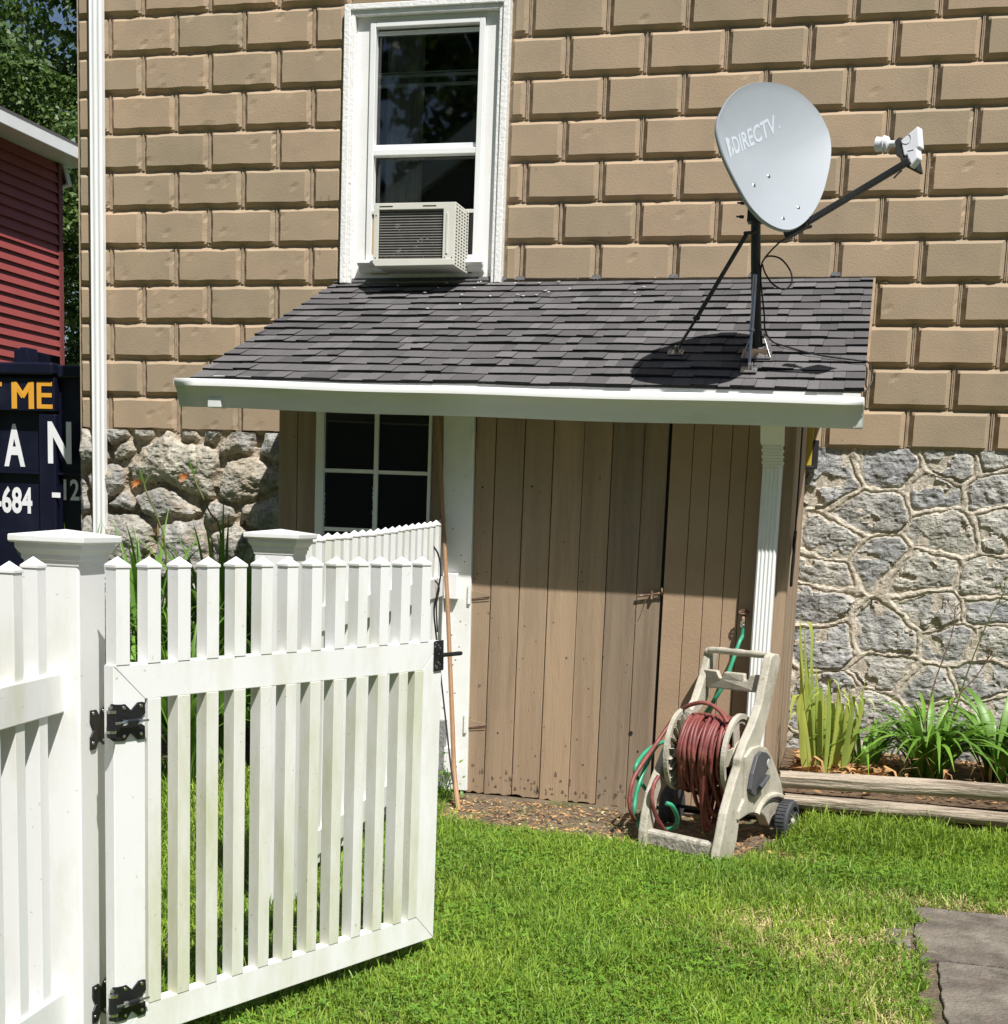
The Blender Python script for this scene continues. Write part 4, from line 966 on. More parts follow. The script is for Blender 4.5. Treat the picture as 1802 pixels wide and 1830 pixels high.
# latch plate + handle bar
lx = lambda x, y: (740+x/12.871, 1120+y/12.871)
def onlat(x, y, d=0.0): return onPlane(*lx(x, y), gpnt(0, d, 0), GV)
b = MB(); b.prism([onlat(x, y, -.0005) for x, y in ((455,350),(480,328),(665,305),(660,985),(640,1000),(445,1030),(440,1000))], GV*.004); lat = b.build('latch_plate', BLACKM, gate, bev=.001)
a = onlat(640, 655, -.016); e = onlat(1075, 612, -.016); b = MB(); b.tube([a, a.lerp(e, .5), e], .0062, 14); b.lathe(e, e-a, [(.0062, -.001), (.0045, .004), (.001, .0055)], 14); b.build('latch_bar', BLACKM, lat, smooth=True)
for x, y in ((510,385),(490,455),(565,430),(600,490),(580,628),(560,822),(600,862),(495,900),(525,940)):
    b = MB(); b.lathe(onlat(x, y, -.0048), GV, [(.0026, -.0005), (.0026, .0012)], 8); b.build('screw', GALV, lat)

# ================================================================== HOSE REEL CART
RO = Vector((3.57, -1.81, .0)); ra = math.radians(-15); R1 = Vector((math.cos(ra), math.sin(ra), 0)); R2 = Vector((-math.sin(ra), math.cos(ra), 0))
def rp(x, y, z): return RO + R1*x + R2*y + Vector((0, 0, z))
reel = thing('hose_reel_cart', RO, 'weathered beige plastic hose reel cart with grey crank standing by the shed door', 'hose reel')
def onlx(x, y, lx):     # point of the photo on the plane at local x
    return onPlane(1060+x/3.452, 1050+y/3.452, rp(lx, 0, 0), R1)
# right side frame (outer face at .2)
arm = [(1105,425),(1125,408),(1150,412),(1160,440),(1145,520),(1105,700),(1075,830),(1040,960),(985,1080),(960,1200),(935,1310),(905,1420),(900,1480),(890,1560),(870,1640),(850,1695),(815,1695),(772,1690),(780,1640),(800,1540),(825,1400),(850,1310),(880,1200),(910,1110),(915,1060),(950,960),(1000,850),(1040,730),(1075,560)]
b = MB(); b.prism([onlx(x, y, .19) for x, y in arm], -R1*.036); b.build('side_frame', REELP, reel, bev=.006)
hous = [(945,1045),(985,990),(1035,975),(1075,990),(1105,1040),(1140,1130),(1165,1210),(1190,1290),(1225,1350),(1225,1380),(1150,1380),(1120,1470),(1085,1470),(1065,1420),(1030,1385),(1000,1390),(960,1400),(900,1440),(905,1380),(935,1310)]
b = MB(); b.prism([onlx(x, y, .2) for x, y in hous], -R1*.045); b.build('gear_housing', REELP, reel, bev=.006)
arch = [onlx(x, y, .203) for x, y in ((1010,1400),(1030,1350),(1070,1300),(1115,1280),(1160,1290),(1200,1330),(1228,1370))]
b = MB(); b.tube(arch, .013, 8, 4); b.build('wheel_arch', REELP, reel, smooth=True)
cr = [(1020,1040),(1045,1012),(1075,1018),(1095,1045),(1100,1085),(1085,1120),(1065,1150),(1098,1160),(1060,1215),(1025,1275),(1005,1290),(980,1270),(975,1245),(990,1150)]
b = MB(); b.prism([onlx(x, y, .218) for x, y in cr], -R1*.016); crank = b.build('crank_arm', REELG, reel, bev=.003)
b = MB(); b.tube([onlx(1030, 1235, .232), onlx(1080, 1170, .232)], .009, 10); b.build('crank_grip', REELG, crank, smooth=True)
b = MB(); b.lathe(onlx(1083, 1085, .218), R1, [(.019, 0), (.018, .003)], 18); b.build('crank_cap', mat('cap_grey', (.42, .42, .41), .6, .1, 10), crank, smooth=True)
# left side frame
armL = [(690,372),(712,366),(728,372),(722,440),(700,520),(690,600),(660,700),(610,760),(560,800),(470,960),(430,1080),(385,1190),(352,1300),(338,1420),(325,1540),(315,1625),(272,1615),(278,1500),(292,1400),(320,1260),(365,1140),(420,1000),(480,870),(560,760),(600,690),(650,540)]
b = MB(); b.prism([onlx(x, y, -.19) for x, y in armL], R1*.034); b.build('side_frame', REELP, reel, bev=.006)
# handle grip between the frames, lower cross piece, bottom bar
hA = onlx(705, 395, -.175); hB = onlx(1125, 440, .172)
b = MB(); pts = [hA, hA.lerp(hB, .12)+Vector((0, 0, .010)), hA.lerp(hB, .5)+Vector((0, 0, .010)), hA.lerp(hB, .88)+Vector((0, 0, .010)), hB]
b.tube(pts, lambda t: .0145+.0014*math.sin(t*42), 14, 8); b.build('handle', REELP, reel, smooth=True)
for s_, q in ((-.172, (720, 500)), (.168, (1095, 520))):
    a = onlx(*q, s_); top = hA if s_ < 0 else hB
    b = MB(); b.tube([top+R1*(.012 if s_ < 0 else -.012), a+R1*(.012 if s_ < 0 else -.012)], .011, 8); b.build('handle_gusset', REELP, reel, smooth=True)
cA = onlx(700, 500, -.172); cB = onlx(700, 605, -.172); dA = onlx(1085, 545, .17); dB = onlx(1060, 645, .17)
def cross(t, k): return cA.lerp(dA, t) if k == 0 else cB.lerp(dB, t)
tops_ = [(0, 0), (.22, 0), (.27, .38), (.31, .40), (.34, .02), (.66, .0), (.68, .40), (.72, .38), (.78, .0), (1, 0)]
b = MB(); b.prism([cross(t, 0).lerp(cross(t, 1), k) for t, k in tops_]+[cross(1, 1), cross(.9, 1)-Vector((0, 0, .003)), cross(.1, 1)-Vector((0, 0, .003)), cross(0, 1)], -R2*.035); b.build('cross_piece', REELP, reel, bev=.005)
bA = onlx(330, 1545, -.172); bB = onlx(778, 1630, .172)
bA.z = .045; bB.z = .045
b = MB(); b.obox((bA+bB)/2, (bB-bA)/2, R2*.028, Vector((0, 0, .034))); b.build('bottom_bar', mat('weathered_bar', (.46, .43, .36), .75, .2, 30, .9, 60, noise2=((.30, .27, .22), 25, .48, .6)), reel, bev=.012)
# drum: flanges on a tube
AX = rp(0, .245, .385)
fy = .245; fz_ = .385
def flange(xc, inner):
    c = rp(xc, fy, fz_); R_ = .168
    b = MB(); b.lathe(c, R1*inner, [(R_-.03, .0), (R_-.004, -.006), (R_+.006, .004), (R_+.006, .010), (R_-.002, .014), (R_-.03, .008)], 48)
    o = b.build('drum_flange', REELP, reel, smooth=True)
    # the lathe closes into a disk; spokes and holes are made as separate pieces instead
    return o
def ring(mb, c, ax, r0, r1, h0, h1, seg=56):
    ax = Vector(ax).normalized(); u_ = Vector((0, 0, 1)); w2 = ax.cross(u_).normalized(); vs = []; fs = []
    for k in range(seg):
        a = 2*math.pi*k/seg; d = u_*math.cos(a)+w2*math.sin(a)
        vs += [c+d*r0+ax*h0, c+d*r1+ax*h0, c+d*r1+ax*h1, c+d*r0+ax*h1]
    for k in range(seg):
        j = (k+1) % seg
        for i in range(4): fs.append((k*4+i, k*4+(i+1) % 4, j*4+(i+1) % 4, j*4+i))
    mb.add(vs, fs)
def fl_make(xc, dirn, ribs):
    c = rp(xc, fy, fz_); ax = R1*dirn; b = MB(); R_ = .172
    ring(b, c, ax, R_-.022, R_, -.003, .016); ring(b, c, ax, R_-.040, R_-.018, .0, .009); ring(b, c, ax, .0, .060, -.004, .012)
    u_ = Vector((0, 0, 1)); w2 = ax.cross(u_).normalized()
    for k in range(5):
        a0 = 2*math.pi*k/5+.3; d = u_*math.cos(a0)+w2*math.sin(a0); t_ = ax.cross(d)
        b.prism([c+d*.05+t_*.034, c+d*(R_-.02)+t_*.034, c+d*(R_-.02)-t_*.034, c+d*.05-t_*.034], ax*.008)
    if ribs:
        for k in range(22):
            a0 = 2*math.pi*k/22; d = u_*math.cos(a0)+w2*math.sin(a0); t_ = ax.cross(d)
            b.prism([c+d*.06+t_*.0015+ax*.008, c+d*(R_-.012)+t_*.0015+ax*.008, c+d*(R_-.012)-t_*.0015+ax*.008, c+d*.06-t_*.0015+ax*.008], -ax*.022)
    return b.build('drum_flange', REELP, reel, bev=.0015)
fl_make(-.122, -1, True); fl_make(.110, 1, False)
b = MB(); b.tube([rp(-.16, fy, fz_), rp(.17, fy, fz_)], .048, 24); b.build('drum_core', REELP, reel, smooth=True)
# wheels
for xw in (.262, -.262):
    c = rp(xw, .50, .088); b = MB(); sg = 1 if xw > 0 else -1
    prof = [(.060, -.030), (.082, -.030), (.090, -.022), (.091, .018), (.085, .026), (.066, .028), (.060, .018), (.018, .014), (.018, -.03)]
    b.lathe(c, R1*sg, prof, 40)
    wh = b.build('wheel', TYRE, reel, smooth=True, sharp=30)
    tr = MB(); u_ = Vector((0, 0, 1)); w2 = R1.cross(u_)
    for k in range(36):
        a0 = 2*math.pi*k/36; d = u_*math.cos(a0)+w2*math.sin(a0); t_ = R1.cross(d); tr.obox(c+d*.0905-R1*sg*.003, d*.003, t_*.0035, R1*.018)
    tr.build('tread', TYRE, wh)
    tr = MB()
    for k in range(6):
        a0 = 2*math.pi*k/6; d = u_*math.cos(a0)+w2*math.sin(a0); t_ = R1.cross(d); tr.obox(c+d*.038+R1*sg*.018, d*.022, t_*.007, R1*.005)
    tr.build('spoke', TYRE, wh, bev=.001)
    b = MB(); b.lathe(c+R1*sg*.012, R1*sg, [(.018, 0), (.018, .016), (.012, .020)], 20); b.build('hub_cap', REELP, wh, smooth=True)
b = MB(); b.tube([rp(-.25, .50, .088), rp(.25, .50, .088)], .008, 10); b.build('axle', STEELD, reel, smooth=True)
# maroon hose: wound on the drum with a slack loop
hose = MB(); rh = .0088; pts = []
turns = 9
for layer, (R_, x0_, x1_) in enumerate(((.066, -.088, .094), (.083, .094, -.088), (.100, -.088, .094), (.116, .09, -.086), (.131, -.084, .09))):
    N_ = turns*26
    for i in range(N_+1):
        t = i/N_; a = 2*math.pi*turns*t + layer*.3
        wob = .006*math.sin(a*1.0+layer)+.004*math.sin(t*31+layer*2)
        sag = .0 if math.cos(a) > 0 else .012*(layer/4)*abs(math.cos(a))*(1+math.sin(t*40))
        xx = x0_+(x1_-x0_)*t + .006*math.sin(a*.5+layer*1.7)
        r_ = R_+wob*.5+sag; pts.append(rp(xx, fy+math.sin(a)*r_, fz_+math.cos(a)*r_))
    if layer < 4: pass
hose.tube(pts, rh, 7)
hz = lambda x, y, lx: onlx(x, y, lx)
# loose hanging loops at the front
for (xs_, dr_, rr2) in ((-.092, .165, .148), (-.068, .17, .15), (-.045, .175, .152), (-.02, .20, .152), (.002, .29, .152), (.022, .33, .153), (.045, .26, .152), (.066, .22, .15), (.085, .20, .148), (.034, .31, .146), (-.03, .24, .15)):
    lp = []
    for i in range(33):
        a = 2*math.pi*i/32; r_ = rr2; z_ = math.cos(a)*r_; 
        if z_ < 0: z_ *= dr_/rr2
        lp.append(rp(xs_+.012*math.sin(a+xs_*60), fy-math.sin(a)*r_*(1 if z_ > 0 else .82), fz_+z_))
    hose.tube(lp[:-1], rh, 8, closed=True, caps=False)
hd_ = [hz(830, 835, .10), hz(790, 770, .06), hz(720, 720, 0), hz(650, 712, -.05), hz(560, 745, -.12), hz(490, 820, -.2), hz(400, 950, -.23), hz(310, 1080, -.24), hz(250, 1180, -.25), hz(225, 1290, -.25), hz(232, 1380, -.24), hz(260, 1440, -.24)]
hose.tube(hd_, rh, 8, 6)
hose.tube([hz(405, 1165, -.14), hz(375, 1220, -.145), hz(365, 1310, -.145), hz(385, 1400, -.14), hz(420, 1465, -.13), hz(462, 1520, -.12)], rh, 8, 6)
tag(hose.build('garden_hose', HOSER, smooth=True, sharp=80, loc=rp(0, fy, .1)), 'maroon garden hose wound round the drum of the beige reel cart', 'hose')
gh = MB(); tpx = Vector((tp.x, YF-.055, tp.z-.034))
gpts = [tpx, tpx+Vector((0, -.004, -.04)), onY(1321, 1150, YF-.09), onY(1305, 1195, YF-.14), onY(1290, 1230, YF-.17), onY(1270, 1262, YF-.16), onY(1255, 1290, YF-.15)]
gpts += [rp(-.10, .42, .35), rp(-.20, .40, .36), hz(430, 955, -.27), hz(370, 1010, -.275), hz(320, 1120, -.28), hz(285, 1210, -.28), hz(262, 1300, -.28), hz(256, 1390, -.27), hz(280, 1450, -.26), rp(-.20, .1, .02), rp(-.14, .2, .02), hz(440, 1500, -.15), hz(505, 1480, -.10), hz(520, 1420, -.08), hz(490, 1350, -.08), hz(450, 1330, -.1)]
gh.tube(gpts, .0092, 9, 6)
gh.tube([hz(410, 960, -.29), hz(330, 1010, -.3), hz(270, 1090, -.3), hz(262, 1150, -.3), hz(300, 1210, -.29), hz(330, 1250, -.27)], .0085, 9, 6)
tag(gh.build('garden_hose', HOSEG, smooth=True, sharp=80, loc=tpx), 'green garden hose running from the wall tap down behind the reel', 'hose')

# ================================================================== SMALL THINGS ABOUT THE SHED
b = MB(); sp = [onZ(820, 1450, .012), onY(812, 1380, -1.32), onY(809, 1300, -1.27), onY(805, 1200, -1.22), onY(800, 1080, -1.17), onY(795, 980, -1.135), onY(790, 880, -1.11), onY(786, 800, -1.10), onY(783, 745, -1.095)]
b.tube(sp, lambda t: .0115-.003*t, 8, 4); tag(b.build('stick', STICK, smooth=True), 'long thin brown stick leaning on the white door post', 'stick')
b = MB(); b.tube([onY(771, 972, -1.30), onY(783, 990, -1.28), onY(788, 1020, -1.27), onY(783, 1055, -1.27), onY(776, 1090, -1.27), onY(779, 1130, -1.27), onY(787, 1200, -1.28), onY(797, 1290, -1.30), onY(806, 1370, -1.34), onY(816, 1440, -1.39)], .0042, 7, 5)
b.tube([onY(776, 1036, -1.285), onY(785, 1050, -1.28), onY(780, 1080, -1.28), onY(782, 1130, -1.29)], .0038, 7, 5)
tag(b.build('cable', RUBBER, smooth=True), 'black cable hanging loose behind the gate beside the stick', 'cable')
b = MB(); b.box((cx(788, 1330), YF-.06, .05), (cx(800, 1330), YF-.02, .36)); tag(b.build('plank', mat('grey_weathered_plank', (.22, .22, .22), .8, .3, 20, .6, 60)), 'short grey weathered plank at the foot of the white post', 'plank')
# black bundle of cord on the shed's right side
b = MB(); Xc = XSR+.012
def onX(u, v, X=Xc): return onPlane(u, v, (X, 0, 0), Vector((1, 0, 0)))
yc = YF+.10
def sidep(dy, z): return Vector((Xc+random.uniform(0, .008), yc+dy, z))
zc1 = onY(1417, 950, yc).z; zc0 = onY(1415, 1055, yc).z
for k in range(5):
    a = .012+.009*k
    b.tube([sidep(0, zc1), sidep(-a, zc1-.05), sidep(-a*1.1, (zc0+zc1)/2), sidep(-.005, zc0+.02), sidep(a*.9, (zc0+zc1)/2), sidep(a*.8, zc1-.04), sidep(0, zc1)], .0045, 6, 5)
b.tube([sidep(0, 1.74), sidep(-.006, 1.5), sidep(.004, 1.3), sidep(0, zc1)], .004, 6, 4)
tag(b.build('cord_bundle', RUBBER, smooth=True), 'black cord gathered in a loop on the right side of the shed', 'cord')
# yellow tool hung on the house wall
lv = thing('spirit_level', onY(1449, 835, -.05), 'yellow bar with black end hanging behind the shed corner', 'tool')
x_ = onY(1449, 800, -.05).x; z1_, z0_ = onY(1449, 740, -.05).z+.1, onY(1449, 833, -.05).z
MB().box((x_-.017, -.075, z0_), (x_+.012, -.035, z1_)).build('bar', YTOOL, lv, bev=.003)
MB().box((x_+.0125, -.078, onY(1458, 838, -.05).z), (x_+.040, -.032, onY(1458, 787, -.05).z)).build('grip', RUBBER, lv, bev=.003)
MB().box((x_-.02, -.08, z0_-.014), (x_+.024, -.03, z0_)).build('end_cap', RUBBER, lv, bev=.003)

# ================================================================== RAISED BED, LOGS
n_ = 60; m_ = 36; X, Y = np.meshgrid(np.linspace(XSR+.004, 7, n_), np.linspace(-1.22, -.02, m_), indexing='ij')
Z = .175+.02*(fbm(X, Y, 7, 55)-.5)+.02*(Y+1.2)/1.2 ; Z[:, 0] = .05
idx = np.arange(n_*m_).reshape(n_, m_); F = np.stack([idx[:-1, :-1], idx[1:, :-1], idx[1:, 1:], idx[:-1, 1:]], -1).reshape(-1, 4)
tag(fast('flower_bed', np.stack([X, Y, Z], -1).reshape(-1, 3), F, MULCH, smooth=True), kind='structure')
def log(xa, za, xb, zb, y, r, lab):
    b = MB(); n = 46; seg = 18; vs = []; fs = []; sd = random.random()*9
    for i in range(n+1):
        t = i/n; c = Vector((xa+(xb-xa)*t, y+.006*math.sin(t*9+sd), za+(zb-za)*t))
        for k in range(seg):
            a = 2*math.pi*k/seg; r_ = r*(1+.05*math.sin(t*23+k)+.05*math.sin(k*2.1+sd)+random.uniform(-.02, .02)+ (-.10 if (k*7+int(t*6)) % 9 == 0 else 0))
            vs.append(c+Vector((random.uniform(-.004, .004) if i in (0, n) else 0, math.cos(a)*r_, math.sin(a)*r_)))
    for i in range(n):
        for k in range(seg): fs.append((i*seg+k, i*seg+(k+1) % seg, (i+1)*seg+(k+1) % seg, (i+1)*seg+k))
    fs += [list(range(seg)), [n*seg+k for k in range(seg)][::-1]]
    b.add(vs, fs); tag(b.build('log', WOOD, smooth=True, sharp=50), lab, 'log', 'logs edging the flower bed')
la = onY(1398, 1391, -1.25); lb = onY(1802, 1416, -1.25)
dzx = (lb.z-la.z)/(lb.x-la.x)
log(la.x-.005, la.z, 7.0, la.z+dzx*(7.0-la.x), -1.255, .037, 'upper weathered log edging the raised bed, beside the shed corner')
l2 = onY(1398, 1435, -1.30); l2b = onY(1802, 1470, -1.30)
l2 = onY(1398, 1430, -1.29); log(l2.x+.01, l2.z, 7.0, l2.z-.01, -1.285, .030, 'lower weathered log half sunk in grass, below the other log')

# ================================================================== PLANTS
def leafclump(name, base, n, L, wid, m, label, lean=(0, 0), spread=1.0, stiff=.5, rs=0, cat='plant', tonez=None, omin=.15):
    R_ = random.Random(rs); b = MB()
    for i in range(n):
        a = R_.uniform(0, 2*math.pi); r0 = R_.uniform(0, .05)*spread; ln = L*R_.uniform(.6, 1.1); outw = R_.uniform(omin, 1.0)*spread
        d = Vector((math.cos(a), math.sin(a), 0)); P0 = Vector(base)+d*r0; pts = []; h = 0
        for k in range(9):
            t = k/8; bend = (t**(1.5+stiff*1.5))*outw
            pts.append(P0+d*(ln*(.18*t*outw+.62*bend))+Vector((lean[0]*t*ln, lean[1]*t*ln, ln*(t-(.62*bend*t)*(1.25-stiff*.6)))))
        b.tone = R_.random() if tonez is None else R_.uniform(*tonez)
        wv = d.cross(Vector((0, 0, 1))); wv = (wv+Vector((R_.uniform(-.5, .5), R_.uniform(-.5, .5), 0))).normalized()
        b.ribbon(pts, wid*R_.uniform(.7, 1.15), wv)
    o = b.build(name, m, None, smooth=True, loc=base); tag(o, label, cat)
    return o
bz = .185
ib = onZ(1458, 1345, bz)
# pale iris fan beside the shed corner
b = MB()
for (u0, v0, u1, v1, wd, yy, t_) in ((1452,1330,1433,1098,.014,-.80,.8),(1462,1330,1441,1120,.012,-.82,.6),(1470,1325,1446,1175,.016,-.78,.9),(1466,1330,1455,1160,.014,-.80,.5),(1478,1330,1462,1190,.013,-.76,.7),(1484,1325,1480,1225,.015,-.75,.95),(1492,1320,1500,1240,.017,-.72,.85),(1456,1325,1430,1215,.022,-.86,1.0),(1500,1330,1518,1215,.010,-.7,.2),(1506,1330,1524,1240,.010,-.68,.1),(1486,1330,1496,1262,.014,-.8,.9),(1448,1300,1437,1240,.016,-.88,.9)):
    A = onY(u0, v0, yy); A.z = bz-.01; B = onY(u1, v1, yy-.02); b.tone = t_
    pts = [A.lerp(B, k/7)+Vector((.012*math.sin(k/7*2.6)*(1 if u1 > u0 else -1), -.02*(k/7)**2, 0)) for k in range(8)]
    if wd > .02:
        pts = pts[:7]+[pts[6]+Vector((-.02, -.02, -.005)), pts[6]+Vector((-.03, -.03, -.06)), pts[6]+Vector((-.028, -.03, -.12))]
    b.ribbon(pts, wd*.95, (1, .15, 0), .2)
Ri = random.Random(31)
for i in range(30):
    u0 = Ri.uniform(1448, 1512); v0 = 1328; u1 = u0+(u0-1476)*Ri.uniform(.3, 1.1)+Ri.uniform(-10, 12); v1 = Ri.uniform(1215, 1295); yy = Ri.uniform(-.9, -.68)
    A = onY(u0, v0, yy); A.z = bz-.01; B = onY(u1, v1, yy-.03); b.tone = Ri.uniform(.1, 1); k_ = 1 if u1 > u0 else -1; fo_ = Ri.random()
    pts = [A.lerp(B, k/6)+Vector((.010*k_*math.sin(k/6*2.6), 0, 0)) for k in range(7)]
    if fo_ > .45: q = pts[-1]; pts += [q+Vector((.018*k_, -.01, .006)), q+Vector((.038*k_, -.02, -.012)), q+Vector((.055*k_, -.025, -.045-.04*fo_))]
    b.ribbon(pts, Ri.uniform(.008, .017), (1, Ri.uniform(-.3, .5), 0), .2)
# one leaf folded over
A = onY(1440, 1112, -.82); b.tone = .6; b.ribbon([A, A+Vector((.02, -.01, .0)), A+Vector((.035, -.02, -.06)), A+Vector((.04, -.02, -.2)), A+Vector((.03, -.02, -.3))], .008, (1, .3, 0))
tag(b.build('iris', IRIS, None, smooth=True, loc=(ib.x, -.8, bz)), 'pale yellow-green iris fan with upright blades beside the shed corner', 'plant')
lb1 = onZ(1600, 1352, bz); lb2 = onZ(1705, 1360, bz); lb3 = onZ(1545, 1345, bz)
leafclump('daylily', (4.24, -.62, bz), 44, .46, .012, LEAF, 'small green lily clump next to the pale iris', spread=1.3, stiff=.35, rs=2, tonez=(.5, 1), omin=.4)
leafclump('daylily', (4.54, -.58, bz), 84, .62, .0185, LEAF, 'large arching dark green lily clump in the bed against the fieldstone', spread=1.35, stiff=.25, rs=3, lean=(.05, -.05), omin=.45, tonez=(.35, 1.25))
leafclump('daylily', (4.86, -.52, bz), 84, .66, .0185, LEAF, 'lily clump at the right edge with long leaves reaching up the wall', spread=1.35, stiff=.25, rs=4, lean=(.0, -.05), omin=.4, tonez=(.35, 1.25))
leafclump('daylily', (5.3, -.5, bz), 40, .5, .012, LEAF, 'lily clump growing beyond the right edge of the bed', spread=1.1, stiff=.5, rs=14)
dead_ = MB(); Rd = random.Random(77)
for i in range(34):
    P0 = Vector((Rd.choice([4.0, 4.06, 4.2, 4.5, 4.8])+Rd.uniform(-.1, .12), Rd.uniform(-1.0, -.6), bz)); a = Rd.uniform(0, 6.28); d = Vector((math.cos(a), math.sin(a)*.5-.3, 0))*Rd.uniform(.06, .2); h_z = Rd.uniform(.02, .14); dead_.tone = Rd.random()
    dead_.ribbon([P0, P0+d*.3+Vector((0, 0, h_z)), P0+d*.7+Vector((0, 0, h_z*.9)), P0+d+Vector((0, 0, .015))], Rd.uniform(.006, .012), d.cross(Vector((0, 0, 1))), .3)
tag(dead_.build('withered_leaves', DRYL, smooth=True), kind='stuff')
# dry flower stalks above them
for k, (pp, lab) in enumerate((([(1640,1330),(1668,1230),(1700,1140),(1708,1085)], 'bent dry flower stalk left of the other two in the bed'), ([(1680,1330),(1720,1230),(1762,1120),(1795,1058)], 'tall green flower stalk leaning right over the stone wall'), ([(1650,1340),(1700,1260),(1740,1215),(1775,1165)], 'short brown flower stalk among the lily leaves at right'))):
    b = MB(); P_ = [onY(u, v, -.5) for u, v in pp]; P_[0].z = bz; b.tube(P_, lambda t: .0042-.002*t, 6, 5)
    for t in range(5): q = P_[-1].lerp(P_[-2], t*.12); b.tube([q, q+Vector((random.uniform(-.05, .05), -.01, random.uniform(.02, .05)))], .0022, 5); b.lathe(q+Vector((random.uniform(-.05, .05), -.01, .03)), (0, 0, 1), [(.001, -.01), (.004, 0), (.001, .01)], 6)
    tag(b.build('flower_stalk', STALK if k == 1 else RUST, None, smooth=True, loc=P_[0]), lab, 'plant')
# dead leaves on the bed
R_ = np.random.RandomState(5)
def litter(name, n, xr, yr, z, size, m, seed, zj=.02, kind='stuff', shape=1.0):
    r = np.random.RandomState(seed); V = np.zeros((n, 4, 3)); c = np.stack([r.uniform(*xr, n), r.uniform(*yr, n), z+r.rand(n)*zj], -1)
    th = r.rand(n)*6.28; s = size*(.5+r.rand(n)); u_ = np.stack([np.cos(th), np.sin(th), r.uniform(-.4, .4, n)], -1)*s[:, None]; v_ = np.stack([-np.sin(th), np.cos(th), r.uniform(-.5, .5, n)], -1)*(s*.32*shape)[:, None]
    V[:, 0] = c-u_; V[:, 1] = c+v_; V[:, 2] = c+u_; V[:, 3] = c-v_
    V[:, 1, 2] += s*.2
    o = fast(name, V.reshape(-1, 3), np.arange(n*4).reshape(n, 4), m, tone=np.repeat(r.rand(n), 4)); tag(o, kind=kind); return o
litter('leaf_litter', 1500, (3.92, 6.5), (-1.2, -.08), .185, .022, DRYL, 8)
litter('leaf_litter', 420, (3.95, 4.35), (-.95, -.4), .19, .045, DRYL, 9, .05)
litter('dirt_litter', 1500, (2.45, 4.0), (-1.8, -1.16), .018, .012, DRYL, 10, .012)
litter('dirt_litter', 500, (2.45, 3.5), (-1.8, -1.16), .018, .009, STRAW, 12, .012)
b = MB(); A = onZ(1603, 1450, .13); B_ = onZ(1662, 1434, .14); b.tone = .9
b.ribbon([A, A.lerp(B_, .3)+Vector((0, 0, .008)), A.lerp(B_, .6)+Vector((0, 0, .01)), B_], .016, (0, 1, .2)); b.ribbon([A+Vector((0, -.02, 0)), A.lerp(B_, .5)+Vector((.02, .02, .01)), B_+Vector((-.02, .03, 0))], .008, (0, 1, .2))
tag(b.build('fallen_leaf', mat('yellow_leaf', (.72, .62, .10), .6, .1, 9), smooth=True), 'yellow fallen leaf lying on the grass before the lower log', 'leaf')
for (u, v, lab) in ((835, 1503, None), (1088, 1499, 'white pebble on the bare dirt left of the reel cart'), (1386, 1494, 'white pebble in the dirt under the reel cart wheel')):
    if lab:
        p = onZ(u, v, .02); b = MB(); b.lathe(p, (0, 0, 1), [(.004, -.006), (.013, 0), (.009, .006), (.002, .009)], 9); tag(b.build('pebble', PEBBLE, smooth=True), lab, 'pebble', 'white pebbles on the dirt')
# weeds at the foot of the post
b = MB(); R2_ = random.Random(9)
for i in range(70):
    c = Vector((2.42+R2_.uniform(-.09, .07), -1.27+R2_.uniform(-.07, .06), .02+abs(R2_.gauss(.05, .06)))); d = Vector((R2_.uniform(-1, 1), R2_.uniform(-1, 1), R2_.uniform(-.2, .6))).normalized()*R2_.uniform(.015, .03); b.tone = R2_.random()
    b.ribbon([c, c+d*.5+Vector((0, 0, .004)), c+d], .009, d.cross(Vector((0, 0, 1)))+Vector((.01, 0, 0)), .1)
for i in range(8): b.tube([(2.42+R2_.uniform(-.04, .04), -1.27, .02), (2.42+R2_.uniform(-.07, .07), -1.27+R2_.uniform(-.05, .05), R2_.uniform(.1, .2))], .0018, 5)
tag(b.build('weed', LEAF, smooth=True), 'small leafy weed growing at the foot of the white door post', 'weed')
